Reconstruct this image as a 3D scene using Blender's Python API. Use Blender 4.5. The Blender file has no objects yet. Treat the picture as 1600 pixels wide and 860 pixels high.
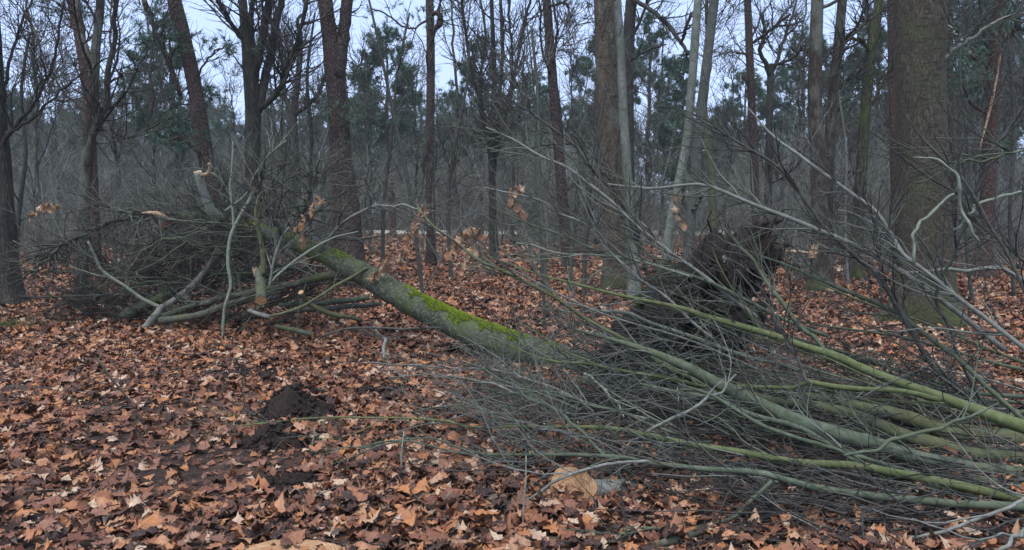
import bpy, math
import numpy as np
from math import radians, sin, cos, tan, atan, pi

# ------------------------------------------------------------------ camera, world, sun, exposure
scene = bpy.context.scene
col = scene.collection
CAMZ, FPX, PITCH = 1.55, 1208.0, atan(105 / 1208.0)
cam_data = bpy.data.cameras.new("camera")
cam_data.sensor_width = 36.0
cam_data.lens = 36.0 * FPX / 1600.0
cam_data.clip_start, cam_data.clip_end = 0.05, 600.0
cam = bpy.data.objects.new("camera", cam_data)
cam.location = (0, 0, CAMZ)
cam.rotation_euler = (pi / 2 - PITCH, 0, 0)
col.objects.link(cam)
scene.camera = cam

world = bpy.data.worlds.new("World")
scene.world = world
world.use_nodes = True
wn, wl = world.node_tree.nodes, world.node_tree.links
wn.clear()
sky = wn.new("ShaderNodeTexSky")
sky.sky_type = 'NISHITA'
sky.sun_disc = False
sky.sun_elevation = radians(66)
sky.sun_rotation = radians(200)
sky.air_density, sky.dust_density, sky.ozone_density = 1.0, 2.0, 1.5
over = wn.new("ShaderNodeMix"); over.data_type = 'RGBA'
over.inputs[0].default_value = 0.78                       # closed overcast veil over the clear sky
over.inputs[7].default_value = (4.5, 5.75, 8.9, 1)
bg = wn.new("ShaderNodeBackground"); bg.inputs[1].default_value = 0.075
wo = wn.new("ShaderNodeOutputWorld")
wl.new(sky.outputs[0], over.inputs[6]); wl.new(over.outputs[2], bg.inputs[0]); wl.new(bg.outputs[0], wo.inputs[0])

sun_d = bpy.data.lights.new("sun", 'SUN')
sun_d.energy, sun_d.angle, sun_d.color = 1.5, radians(40), (1.0, 0.95, 0.88)
sun = bpy.data.objects.new("sun", sun_d)
sun.rotation_euler = (radians(24), 0, radians(-20))      # high soft light of the closed cloud
col.objects.link(sun)
vs = scene.view_settings
vs.view_transform, vs.look, vs.exposure, vs.gamma = 'Standard', 'None', 1.25, 1.0
vs.use_curve_mapping = False
cy = scene.cycles
cy.use_denoising = True
cy.max_bounces, cy.diffuse_bounces, cy.glossy_bounces, cy.transparent_max_bounces = 5, 3, 2, 8
cy.volume_bounces = 0
cy.use_adaptive_sampling = True
cy.adaptive_threshold = 0.01

# ------------------------------------------------------------------ helpers: pixels, noise, meshes
R = np.random.default_rng(7)
CP, SP = cos(PITCH), sin(PITCH)
def ray(px, py):
    vx, vz = (px - 800.0) / FPX, -(py - 430.0) / FPX
    return np.array([vx, CP + vz * SP, -SP + vz * CP])
def P(px, py, d):                       # the point seen at a pixel of the 1600x860 photo at world distance y = d
    v = ray(px, py); s = d / v[1]
    return np.array([0, 0, CAMZ]) + v * s
def pxr(w, d): return 0.5 * w * d / FPX   # half of a pixel width at distance d
def base_y(d): return 430 + FPX * tan(atan(CAMZ / d) - PITCH)
def ground_d(py): return CAMZ / tan(atan((py - 430) / FPX) + PITCH)

def h3(i, j, k):
    n = (i * 374761393 + j * 668265263 + k * 2147483647 + 1013904223) & 0xFFFFFFFF
    n = ((n ^ (n >> 13)) * 1274126177) & 0xFFFFFFFF
    n = n ^ (n >> 16)
    return (n & 0xFFFF) / 65535.0 * 2 - 1
def vnoise(p, freq=1.0):
    p = np.asarray(p, float) * freq
    i = np.floor(p).astype(np.int64); f = p - i; f = f * f * (3 - 2 * f)
    r = 0
    for a in (0, 1):
        for b in (0, 1):
            for c in (0, 1):
                w = (f[..., 0] if a else 1 - f[..., 0]) * (f[..., 1] if b else 1 - f[..., 1]) * (f[..., 2] if c else 1 - f[..., 2])
                r = r + w * h3(i[..., 0] + a, i[..., 1] + b, i[..., 2] + c)
    return r
MOUNDS = [(P(468, 650, 5.75)[0], 5.75, 0.36, 0.15), (P(440, 715, 4.8)[0], 4.95, 0.26, 0.07)]
def gz(x, y):
    x = np.asarray(x, float); y = np.asarray(y, float)
    p = np.stack([x, y, np.zeros_like(x + y) + 0.5], -1)
    n = 0.05 * vnoise(p, 0.45) + 0.025 * vnoise(p + 9.1, 1.3)
    far = np.clip((y - 14) / 20, 0, 1)
    return n * (1 - 0.5 * far) + 0.1 * far * vnoise(p + 4.7, 0.12)

def obj_from(name, V, faces, mat, parent=None, smooth=True, origin=None, kind=None):
    """faces: list of int arrays (n,3) or (n,4)."""
    V = np.asarray(V, float)
    if origin is None: origin = ROOT.get(parent, np.zeros(3)) if parent else np.zeros(3)
    me = bpy.data.meshes.new(name)
    fill_mesh(me, V - origin, faces, smooth)
    if mat: me.materials.append(mat)
    return link(name, me, parent, origin, kind)
def fill_mesh(me, V, faces, smooth=True):
    faces = [np.asarray(f, np.int32) for f in faces if len(f)]
    loops = np.concatenate([f.ravel() for f in faces])
    tot = np.concatenate([np.full(len(f), f.shape[1], np.int32) for f in faces])
    start = np.concatenate([[0], np.cumsum(tot)[:-1]]).astype(np.int32)
    me.vertices.add(len(V)); me.vertices.foreach_set("co", np.ascontiguousarray(V, np.float32).ravel())
    me.loops.add(len(loops)); me.loops.foreach_set("vertex_index", loops)
    me.polygons.add(len(tot)); me.polygons.foreach_set("loop_start", start)
    me.polygons.foreach_set("use_smooth", np.full(len(tot), smooth, bool))
    me.update(calc_edges=True)
ROOT = {}
def link(name, me, parent, origin=None, kind=None):
    o = bpy.data.objects.new(name, me); col.objects.link(o)
    if parent:
        o.parent = parent; ROOT[o] = ROOT[parent]
    else:
        o.location = origin if origin is not None else (0, 0, 0); ROOT[o] = np.zeros(3) if origin is None else np.array(origin)
    if kind: o["kind"] = kind
    return o
def thing(name, label, cat, loc, group=None):
    o = bpy.data.objects.new(name, None); col.objects.link(o)
    o.empty_display_size = 0.1
    o.location = loc; ROOT[o] = np.array(loc, float)
    o["label"] = label; o["category"] = cat
    if group: o["group"] = group
    return o
def tag(o, label, cat, group=None):
    o["label"] = label; o["category"] = cat
    if group: o["group"] = group
    return o
def copy_tree(o, parent=None):
    c = o.copy(); col.objects.link(c); c.parent = parent
    for ch in list(o.children): copy_tree(ch, c)
    return c

def nrm(v): return v / (np.linalg.norm(v, axis=-1, keepdims=True) + 1e-12)
def tubes(pts, rad, k, cap=False, lump=0.0, seed=0):
    """pts (N,P,3), rad (N,P) -> V, [quads(,tris)]"""
    pts = np.asarray(pts, float); rad = np.asarray(rad, float)
    if pts.ndim == 2: pts, rad = pts[None], rad[None]
    N, Pn, _ = pts.shape
    t = nrm(np.gradient(pts, axis=1))
    avg = nrm(pts[:, -1] - pts[:, 0])
    ref = np.where(np.abs(avg[:, 2:3]) > 0.8, np.array([[1.0, 0, 0]]), np.array([[0, 0, 1.0]]))
    u = nrm(np.cross(t, ref[:, None, :])); v = np.cross(t, u)
    a = np.arange(k) * 2 * pi / k
    rr = np.broadcast_to(rad[:, :, None], (N, Pn, k)).copy()
    ring = u[:, :, None, :] * np.cos(a)[None, None, :, None] + v[:, :, None, :] * np.sin(a)[None, None, :, None]
    if lump:
        V0 = pts[:, :, None, :] + ring * rr[..., None]
        sc = 1.0 / np.maximum(rad.mean(), 0.01)
        rr *= 1 + lump * (vnoise(V0 + seed, 0.55 * sc) + 0.6 * vnoise(V0 + seed + 5, 1.3 * sc))
    V = (pts[:, :, None, :] + ring * rr[..., None]).reshape(-1, 3)
    n = np.arange(N)[:, None, None] * Pn * k; i = np.arange(Pn - 1)[None, :, None] * k; j = np.arange(k)[None, None, :]
    jn = (j + 1) % k
    F = np.stack([n + i + j, n + i + k + j, n + i + k + jn, n + i + jn], -1).reshape(-1, 4)
    fs = [F]
    if cap:
        base = len(V); V = np.concatenate([V, pts[:, 0], pts[:, -1]])
        nn = np.arange(N)[:, None]; jj = np.arange(k)[None, :]; jm = (jj + 1) % k
        s0 = nn * Pn * k; s1 = s0 + (Pn - 1) * k
        fs.append(np.stack([np.broadcast_to(base + nn, (N, k)), s0 + jj, s0 + jm], -1).reshape(-1, 3))
        fs.append(np.stack([np.broadcast_to(base + N + nn, (N, k)), s1 + jm, s1 + jj], -1).reshape(-1, 3))
    return V, fs
def merge(parts):
    """parts: list of (V, [faces]) -> V, [faces]"""
    Vs, fs, off = [], {3: [], 4: []}, 0
    for V, F in parts:
        if not len(V): continue
        Vs.append(V)
        for f in F:
            if len(f): fs[f.shape[1]].append(f + off)
        off += len(V)
    return np.concatenate(Vs), [np.concatenate(f) for f in fs.values() if f]

def spline(ctrl, m):
    """Catmull-Rom through ctrl (n,c) -> (m,c), evenly spaced"""
    c = np.asarray(ctrl, float)
    if len(c) == 2: c = np.array([c[0], (c[0] + c[1]) / 2, c[1]])
    e = np.concatenate([[2 * c[0] - c[1]], c, [2 * c[-1] - c[-2]]])
    seg = np.linalg.norm(np.diff(c[:, :3], axis=0), axis=1); cum = np.concatenate([[0], np.cumsum(seg)])
    s = np.linspace(0, cum[-1], m); i = np.clip(np.searchsorted(cum, s, side='right') - 1, 0, len(c) - 2)
    t = ((s - cum[i]) / np.maximum(seg[i], 1e-9))[:, None]
    p0, p1, p2, p3 = e[i], e[i + 1], e[i + 2], e[i + 3]
    return 0.5 * (2 * p1 + (p2 - p0) * t + (2 * p0 - 5 * p1 + 4 * p2 - p3) * t ** 2 + (3 * p1 - p0 - 3 * p2 + p3) * t ** 3)

def grow(pts, rad, n, L, ang, up=0.15, wig=0.25, npt=5, t0=0.2, t1=1.0, rfac=0.6, rmax=1e9, rmin=0.0015, tip=0.35, lenfall=0.5, zmin=None, weights=None, rng=None):
    """children on parent polylines; returns (n,npt,3),(n,npt)"""
    rng = rng or R
    pts = np.asarray(pts); rad = np.asarray(rad)
    if pts.ndim == 2: pts, rad = pts[None], rad[None]
    M, Pp, _ = pts.shape
    ln = np.linalg.norm(np.diff(pts, axis=1), axis=2).sum(1)
    w = ln if weights is None else weights
    m = rng.choice(M, n, p=w / w.sum())
    t = t0 + (t1 - t0) * rng.random(n)
    x = t * (Pp - 1); i = np.clip(x.astype(int), 0, Pp - 2); f = (x - i)[:, None]
    p = pts[m, i] * (1 - f) + pts[m, i + 1] * f
    r = rad[m, i] * (1 - f[:, 0]) + rad[m, i + 1] * f[:, 0]
    tg = nrm(pts[m, i + 1] - pts[m, i])
    q = rng.normal(size=(n, 3)); q = nrm(q - (q * tg).sum(1, keepdims=True) * tg)
    a = np.radians(rng.uniform(ang[0], ang[1], n))[:, None]
    d = tg * np.cos(a) + q * np.sin(a)
    Ls = rng.uniform(L[0], L[1], n) * (1 - lenfall * t)
    st = (Ls / (npt - 1))[:, None]
    out = [p]
    for s in range(npt - 1):
        d = nrm(d + wig * rng.normal(size=(n, 3)) * (0.6 if s else 0.2) + np.array([0, 0, up]))
        p = p + d * st
        if zmin is not None: p[:, 2] = np.maximum(p[:, 2], zmin)
        out.append(p)
    C = np.stack(out, 1)
    r0 = np.clip(r * rfac, rmin, rmax)
    rr = r0[:, None] * np.linspace(1, tip, npt)[None]
    return C, np.maximum(rr, rmin * 0.6)

# ------------------------------------------------------------------ materials
def nt(name):
    m = bpy.data.materials.new(name); m.use_nodes = True
    t = m.node_tree; t.nodes.clear()
    out = t.nodes.new("ShaderNodeOutputMaterial"); b = t.nodes.new("ShaderNodeBsdfPrincipled")
    b.inputs["Roughness"].default_value = 0.85
    b.inputs["Specular IOR Level"].default_value = 0.25
    t.links.new(b.outputs[0], out.inputs[0])
    return m, t, b
def ramp(t, fac, stops):
    r = t.nodes.new("ShaderNodeValToRGB"); e = r.color_ramp.elements
    while len(e) < len(stops): e.new(0.5)
    for k, (pos, c) in enumerate(stops):
        e[k].position = pos; e[k].color = (*c, 1) if len(c) == 3 else c
    t.links.new(fac, r.inputs[0]); return r.outputs[0]
def coords(t, scale, obj=True):
    tc = t.nodes.new("ShaderNodeTexCoord"); mp = t.nodes.new("ShaderNodeMapping")
    mp.inputs["Scale"].default_value = scale
    src = tc.outputs["Object"]
    if obj:
        oi = t.nodes.new("ShaderNodeObjectInfo"); ad = t.nodes.new("ShaderNodeVectorMath"); ad.operation = 'ADD'
        mu = t.nodes.new("ShaderNodeMath"); mu.operation = 'MULTIPLY'; mu.inputs[1].default_value = 37.0
        t.links.new(oi.outputs["Random"], mu.inputs[0]); t.links.new(src, ad.inputs[0]); t.links.new(mu.outputs[0], ad.inputs[1])
        src = ad.outputs[0]
    t.links.new(src, mp.inputs[0]); return mp.outputs[0]
def noise(t, vec, scale, detail=6, rough=0.6, dist=0.0):
    n = t.nodes.new("ShaderNodeTexNoise"); n.inputs["Scale"].default_value = scale; n.inputs["Detail"].default_value = detail
    n.inputs["Roughness"].default_value = rough; n.inputs["Distortion"].default_value = dist
    t.links.new(vec, n.inputs["Vector"]); return n.outputs[0]
def mixc(t, fac, a, b, mode='MIX'):
    m = t.nodes.new("ShaderNodeMix"); m.data_type = 'RGBA'; m.blend_type = mode
    if isinstance(fac, (int, float)): m.inputs[0].default_value = fac
    else: t.links.new(fac, m.inputs[0])
    for s, v in ((6, a), (7, b)):
        if isinstance(v, tuple): m.inputs[s].default_value = (*v, 1)
        else: t.links.new(v, m.inputs[s])
    return m.outputs[2]
def math_(t, op, a, b=None, clamp=False):
    m = t.nodes.new("ShaderNodeMath"); m.operation = op; m.use_clamp = clamp
    for s, v in ((0, a), (1, b)):
        if v is None: continue
        if isinstance(v, (int, float)): m.inputs[s].default_value = v
        else: t.links.new(v, m.inputs[s])
    return m.outputs[0]
def bump(t, b, h, strength, dist):
    n = t.nodes.new("ShaderNodeBump"); n.inputs["Strength"].default_value = strength; n.inputs["Distance"].default_value = dist
    t.links.new(h, n.inputs["Height"]); t.links.new(n.outputs[0], b.inputs["Normal"])
def bark(name, c1, c2, c3, stretch=(1, 1, .22), scale=22, fiss=0.7, moss=None, blotch=(.25, .28, .22), blotch_amt=0.3, dist=0.012, bands=False, lowmoss=None):
    m, t, b = nt(name)
    v = coords(t, stretch)
    n1 = noise(t, v, scale, 8, 0.65, 0.6)
    vo = t.nodes.new("ShaderNodeTexVoronoi"); vo.feature = 'DISTANCE_TO_EDGE'; vo.inputs["Scale"].default_value = scale * 0.9
    t.links.new(v, vo.inputs["Vector"])
    fs = math_(t, 'MULTIPLY', vo.outputs[0], 3.0, True)
    c = ramp(t, n1, [(.28, c1), (.5, c2), (.72, c3)])
    c = mixc(t, math_(t, 'MULTIPLY', math_(t, 'SUBTRACT', 1.0, fs), fiss), c, tuple(x * .45 for x in c1))
    v2 = coords(t, (1, 1, .6))
    n2 = noise(t, v2, 3.2, 5, 0.6)
    c = mixc(t, math_(t, 'MULTIPLY', ramp(t, n2, [(.48, (0, 0, 0)), (.62, (1, 1, 1))]), blotch_amt), c, blotch)
    h = math_(t, 'ADD', n1, math_(t, 'MULTIPLY', fs, fiss))
    if bands:                                   # the fine cross wrinkles of smooth bark
        v3 = coords(t, (1.2, 1.2, 9)); n3 = noise(t, v3, 7, 4, 0.6)
        k = ramp(t, n3, [(.55, (0, 0, 0)), (.66, (1, 1, 1))])
        c = mixc(t, math_(t, 'MULTIPLY', k, .55), c, tuple(x * .4 for x in c1)); h = math_(t, 'SUBTRACT', h, math_(t, 'MULTIPLY', k, .6))
    if moss:
        g = t.nodes.new("ShaderNodeNewGeometry"); sx = t.nodes.new("ShaderNodeSeparateXYZ"); t.links.new(g.outputs["Normal"], sx.inputs[0])
        mz = math_(t, 'ADD', math_(t, 'MULTIPLY', sx.outputs[2], moss[1]), math_(t, 'MULTIPLY', math_(t, 'SUBTRACT', n2, .5), 3.0))
        k = ramp(t, mz, [(moss[2], (0, 0, 0)), (moss[2] + .18, (1, 1, 1))])
        c = mixc(t, math_(t, 'MULTIPLY', k, .85), c, moss[0])
    if lowmoss:
        tc = t.nodes.new("ShaderNodeTexCoord"); sx = t.nodes.new("ShaderNodeSeparateXYZ"); t.links.new(tc.outputs["Object"], sx.inputs[0])
        k = math_(t, 'ADD', math_(t, 'MULTIPLY', sx.outputs[2], -1.6), math_(t, 'ADD', math_(t, 'MULTIPLY', n2, 1.6), .05))
        k = ramp(t, k, [(.38, (0, 0, 0)), (.62, (1, 1, 1))]); c = mixc(t, math_(t, 'MULTIPLY', k, .8), c, lowmoss)
    t.links.new(c, b.inputs["Base Color"]); bump(t, b, h, 0.9, dist)
    return m
MOSS = (.12, .165, .02)
M = {}
M['oak'] = bark('oak_bark', (.03, .024, .018), (.075, .06, .046), (.14, .115, .09), lowmoss=(.05, .065, .018))
M['bigoak'] = bark('big_oak_bark', (.035, .03, .02), (.085, .072, .05), (.14, .12, .085), stretch=(1, 1, .35), scale=26, fiss=.55, blotch=(.055, .065, .03), blotch_amt=.65, bands=True, lowmoss=(.045, .055, .018))
M['dark'] = bark('dark_bark', (.022, .02, .017), (.05, .045, .038), (.09, .082, .068), blotch=(.07, .08, .05))
M['brown'] = bark('brown_bark', (.06, .042, .028), (.12, .09, .062), (.18, .14, .1), stretch=(1, 1, .4), scale=24, fiss=.5, bands=True, lowmoss=(.05, .065, .018))
M['pine'] = bark('pine_bark', (.042, .03, .026), (.105, .073, .062), (.16, .12, .104), stretch=(1, 1, .4), scale=27, fiss=.9, blotch=(.11, .08, .065), dist=.02)
M['pinered'] = bark('red_pine_bark', (.055, .033, .028), (.115, .069, .055), (.17, .11, .088), stretch=(1, 1, .4), scale=27, fiss=.8, blotch=(.1, .065, .05), dist=.02)
M['beech'] = bark('pale_beech_bark', (.09, .1, .085), (.16, .175, .145), (.24, .25, .215), stretch=(1, 1, .7), scale=14, fiss=.15, blotch=(.09, .11, .07), blotch_amt=.6, bands=True, dist=.004)
M['beech2'] = bark('dark_beech_bark', (.06, .064, .055), (.105, .11, .095), (.16, .165, .145), stretch=(1, 1, .7), scale=14, fiss=.15, blotch=(.07, .08, .055), blotch_amt=.6, bands=True, dist=.004)
M['mossy'] = bark('mossy_green_bark', (.03, .032, .016), (.07, .075, .035), (.11, .115, .06), blotch=(.06, .085, .02), blotch_amt=.8)
M['fallen'] = bark('fallen_trunk_bark', (.035, .04, .026), (.09, .1, .068), (.15, .162, .118), stretch=(1, 1, 1), scale=18, fiss=.55, blotch=(.075, .105, .03), blotch_amt=.75, moss=(MOSS, 1.0, 1.0), dist=.008)
M['crownbark'] = bark('fallen_crown_bark', (.04, .042, .03), (.09, .095, .065), (.15, .155, .115), stretch=(1, 1, 1), scale=16, fiss=.35, blotch=(.06, .085, .02), blotch_amt=.6, moss=((.05, .075, .015), 1.0, 1.0), dist=.006)
M['graystick'] = bark('grey_branch_bark', (.1, .105, .088), (.18, .185, .16), (.27, .275, .245), stretch=(1, 1, 1), scale=20, fiss=.15, blotch=(.12, .135, .09), blotch_amt=.5, dist=.003)
M['stub'] = bark('lichen_stub_bark', (.15, .17, .13), (.25, .275, .22), (.34, .365, .31), stretch=(1, 1, 1), scale=20, fiss=.15, blotch=(.16, .2, .11), blotch_amt=.5, dist=.003)
M['darkstick'] = bark('dark_branch_bark', (.03, .03, .026), (.065, .065, .056), (.11, .11, .095), stretch=(1, 1, 1), scale=20, fiss=.2, blotch=(.06, .075, .04), dist=.003)
M['greenstick'] = bark('grey_green_branch_bark', (.036, .048, .03), (.08, .102, .066), (.135, .16, .112), stretch=(1, 1, 1), scale=14, fiss=.1, blotch=(.085, .095, .05), blotch_amt=.6, dist=.003)
M['olive'] = bark('olive_branch_bark', (.05, .055, .025), (.095, .105, .05), (.15, .16, .085), stretch=(1, 1, 1), scale=14, fiss=.12, blotch=(.07, .085, .055), blotch_amt=.6, dist=.004)
M['lime'] = bark('yellow_green_branch_bark', (.058, .073, .027), (.105, .128, .05), (.16, .185, .085), stretch=(1, 1, 1), scale=14, fiss=.08, blotch=(.1, .11, .05), blotch_amt=.45, dist=.003)
M['pale'] = bark('pale_branch_bark', (.11, .13, .09), (.19, .215, .16), (.28, .305, .245), stretch=(1, 1, 1), scale=20, fiss=.1, blotch=(.2, .23, .16), dist=.003)
M['root'] = bark('root_bark', (.012, .009, .007), (.03, .022, .017), (.065, .048, .037), stretch=(1, 1, 1), scale=18, fiss=.4, blotch=(.03, .02, .015), dist=.008)
def twigmat(name, a, b2):
    m, t, b = nt(name)
    g = t.nodes.new("ShaderNodeNewGeometry")
    t.links.new(ramp(t, g.outputs["Random Per Island"], [(0, a), (1, b2)]), b.inputs["Base Color"]); return m
M['twig'] = twigmat('twig_bark', (.045, .042, .034), (.12, .118, .1))
M['twigdark'] = twigmat('dark_twig_bark', (.02, .019, .017), (.065, .06, .054))
M['twigpale'] = twigmat('pale_twig_bark', (.02, .022, .018), (.16, .17, .145))
M['twiggreen'] = twigmat('green_twig_bark', (.055, .065, .045), (.15, .165, .125))
M['thicket'] = twigmat('thicket_bark', (.055, .057, .048), (.24, .248, .215))
M['needle'] = twigmat('pine_needles', (.04, .08, .055), (.1, .16, .105))
M['blade'] = twigmat('moss_fronds', (.16, .23, .015), (.36, .44, .05))
M['fern'] = twigmat('green_blades', (.03, .06, .015), (.08, .12, .04))
# dead leaves
def leafmat(name, stops, trans=0.12):
    m, t, b = nt(name)
    g = t.nodes.new("ShaderNodeNewGeometry"); oi = t.nodes.new("ShaderNodeObjectInfo")
    f = math_(t, 'FRACT', math_(t, 'ADD', g.outputs["Random Per Island"], oi.outputs["Random"]))
    gp = t.nodes.new("ShaderNodeNewGeometry"); nl_ = noise(t, gp.outputs["Position"], 1.4, 3, .6)
    f = math_(t, 'ADD', f, math_(t, 'MULTIPLY', math_(t, 'SUBTRACT', nl_, .5), .55), True)
    c = ramp(t, f, stops)
    n = noise(t, gp.outputs["Position"], 45, 6, 0.7)
    c = mixc(t, ramp(t, n, [(.35, (0, 0, 0)), (.7, (.75, .75, .75))]), c, mixc(t, .72, c, (.045, .024, .016)))
    n3 = noise(t, gp.outputs["Position"], 110, 4, .6)
    c = mixc(t, ramp(t, n3, [(.5, (0, 0, 0)), (.75, (.45, .45, .45))]), c, mixc(t, .5, c, (.5, .36, .25)))
    t.links.new(c, b.inputs["Base Color"]); b.inputs["Roughness"].default_value = .6
    b.inputs["Specular IOR Level"].default_value = .22
    bump(t, b, n, .35, .004)
    return m
LEAFSTOPS = [(0, (.022, .013, .011)), (.15, (.055, .027, .02)), (.28, (.14, .055, .032)), (.42, (.26, .098, .046)), (.53, (.19, .092, .062)), (.65, (.36, .155, .074)),
             (.77, (.44, .18, .06)), (.87, (.43, .25, .15)), (.95, (.58, .44, .3)), (1, (.25, .11, .07))]
M['leaf'] = leafmat('dead_leaf', LEAFSTOPS)
M['hangleaf'] = leafmat('dry_hanging_leaf', [(0, (.36, .22, .12)), (.3, (.46, .29, .17)), (.6, (.38, .19, .085)), (.85, (.58, .44, .3)), (1, (.3, .15, .08))])
# soil with crumbled leaf fragments
m, t, b = nt('forest_soil'); v = coords(t, (1, 1, 1), False)
vo = t.nodes.new("ShaderNodeTexVoronoi"); vo.inputs["Scale"].default_value = 30; t.links.new(v, vo.inputs["Vector"])
sx = t.nodes.new("ShaderNodeSeparateColor"); t.links.new(vo.outputs["Color"], sx.inputs[0])
cl = ramp(t, sx.outputs[0], [(0, (.05, .026, .018)), (.3, (.12, .055, .034)), (.6, (.2, .09, .05)), (.85, (.27, .14, .08)), (1, (.35, .23, .14))])
n1 = noise(t, v, 22, 9, .72); so = ramp(t, n1, [(.3, (.010, .007, .006)), (.7, (.036, .025, .019))])
n2 = noise(t, v, 2.2, 4, .6)
c = mixc(t, ramp(t, n2, [(.42, (.1, .1, .1)), (.62, (.6, .6, .6))]), so, cl)
t.links.new(c, b.inputs["Base Color"]); bump(t, b, math_(t, 'ADD', n1, math_(t, 'MULTIPLY', vo.outputs[0], .5)), 1.0, .03); M['ground'] = m
m, t, b = nt('dark_soil'); v = coords(t, (1, 1, 1), False); n1 = noise(t, v, 24, 9, .72)
t.links.new(ramp(t, n1, [(.3, (.006, .0045, .004)), (.55, (.018, .0125, .010)), (.8, (.042, .03, .024))]), b.inputs["Base Color"]); bump(t, b, n1, 1.0, .03); M['soil'] = m
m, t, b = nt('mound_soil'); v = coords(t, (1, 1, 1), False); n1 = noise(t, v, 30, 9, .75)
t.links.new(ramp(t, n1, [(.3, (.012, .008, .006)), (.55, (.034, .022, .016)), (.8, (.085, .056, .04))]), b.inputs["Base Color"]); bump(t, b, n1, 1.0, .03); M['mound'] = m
m, t, b = nt('far_path_gravel'); v = coords(t, (1, 1, 1), False); n1 = noise(t, v, 3, 6, .6)
t.links.new(ramp(t, n1, [(.3, (.27, .28, .23)), (.7, (.4, .41, .35))]), b.inputs["Base Color"]); M['path'] = m
m, t, b = nt('sawn_wood'); tc = t.nodes.new("ShaderNodeTexCoord"); n1 = noise(t, tc.outputs["Object"], 30, 6, .65)
ad = t.nodes.new("ShaderNodeVectorMath"); ad.operation = 'ADD'; ad.inputs[1].default_value = (.03, 0, -.085); t.links.new(tc.outputs["Object"], ad.inputs[0])
ln_ = t.nodes.new("ShaderNodeVectorMath"); ln_.operation = 'LENGTH'; t.links.new(ad.outputs[0], ln_.inputs[0])
rg = math_(t, 'SINE', math_(t, 'ADD', math_(t, 'MULTIPLY', ln_.outputs["Value"], 420.0), math_(t, 'MULTIPLY', n1, 5.0)))
c = ramp(t, n1, [(.3, (.2, .105, .05)), (.5, (.4, .235, .118)), (.75, (.55, .38, .22))])
c = mixc(t, math_(t, 'MULTIPLY', math_(t, 'ADD', rg, 1.0), .22), c, (.17, .085, .04))
t.links.new(c, b.inputs["Base Color"]); bump(t, b, n1, .5, .004); M['sawn'] = m
m, t, b = nt('fresh_cut_wood'); v = coords(t, (1, 1, 1), True); n1 = noise(t, v, 40, 5, .6)
t.links.new(ramp(t, n1, [(.3, (.42, .23, .1)), (.6, (.6, .37, .18))]), b.inputs["Base Color"]); M['fresh'] = m
m, t, b = nt('torn_wood'); v = coords(t, (1, 1, .3), True); n1 = noise(t, v, 40, 6, .65)
t.links.new(ramp(t, n1, [(.3, (.24, .15, .09)), (.55, (.4, .28, .17)), (.75, (.56, .45, .32))]), b.inputs["Base Color"]); bump(t, b, n1, .6, .004); M['torn'] = m
m, t, b = nt('rotten_wood'); v = coords(t, (1, 1, .3), True); n1 = noise(t, v, 25, 6, .65)
t.links.new(ramp(t, n1, [(.3, (.05, .02, .014)), (.55, (.11, .045, .03)), (.75, (.2, .1, .06))]), b.inputs["Base Color"]); bump(t, b, n1, .6, .006); M['rot'] = m
m, t, b = nt('green_metal_paint'); v = coords(t, (1, 1, 1), True); n1 = noise(t, v, 8, 4, .6)
t.links.new(ramp(t, n1, [(.3, (.1, .14, .11)), (.7, (.16, .21, .17))]), b.inputs["Base Color"]); M['post'] = m

# ------------------------------------------------------------------ ground and the far path
def spaced(a, b_, near, grow_, lo, hi):
    s = [lo]
    while s[-1] < hi:
        x = s[-1]; out = max(0, a - x, x - b_); s.append(x + near + grow_ * out)
    return np.array(s)
xs = spaced(-7, 7, .12, .09, -110, 110); ys = spaced(2.2, 12, .12, .09, -8, 185)
X, Y = np.meshgrid(xs, ys); Z = gz(X, Y)
nx, ny = len(xs), len(ys)
I = (np.arange(ny - 1)[:, None] * nx + np.arange(nx - 1)[None]).ravel()
ground = obj_from('ground', np.stack([X, Y, Z], -1).reshape(-1, 3), [np.stack([I, I + 1, I + nx + 1, I + nx], 1)], M['ground'], kind='structure')
px_ = np.linspace(-70, 70, 141); py_ = np.array([45.2, 45.6, 46.5, 47.5, 48.5, 49.4, 49.8]); ph_ = np.array([-.06, .15, .18, .19, .18, .15, -.06])
X, Y = np.meshgrid(px_, py_); Y = Y + 1.0 * np.sin(X * .045) + .1 * vnoise(np.stack([X, Y, X * 0], -1), .6)
nx = len(px_); I = (np.arange(6)[:, None] * nx + np.arange(nx - 1)[None]).ravel()
obj_from('path', np.stack([X, Y, gz(X, Y) + ph_[:, None]], -1).reshape(-1, 3), [np.stack([I, I + 1, I + nx + 1, I + nx], 1)], M['path'], kind='structure')

# ------------------------------------------------------------------ trees
def stem_ctrl(trace, d, d2=None):
    n = len(trace); ds = np.linspace(d, d if d2 is None else d2, n)
    return np.array([[*P(x, y, dd), pxr(w, dd)] for (x, y, w), dd in zip(trace, ds)])
def bare_crown(parents, nl2, L2, nl3, L3, up=.08, rng=None, r2=.55, rmin2=.008, rmin3=.0055):
    nl2, nl3 = int(nl2 * 1.15), int(nl3 * 1.25)
    pts = np.stack([p for p, r in parents]); rad = np.stack([r for p, r in parents])
    c2, r2_ = grow(pts, rad, nl2, L2, (25, 65), up=up, wig=.28, npt=7, t0=.15, rfac=r2, rmin=rmin2, rmax=.022, rng=rng)
    c3, r3_ = grow(c2, r2_, nl3, L3, (25, 60), up=up * .6, wig=.25, npt=4, t0=.1, rfac=.6, rmin=rmin3, rmax=.02, rng=rng)
    return merge([tubes(c2, r2_, 4), tubes(c3, r3_, 3)])
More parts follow.
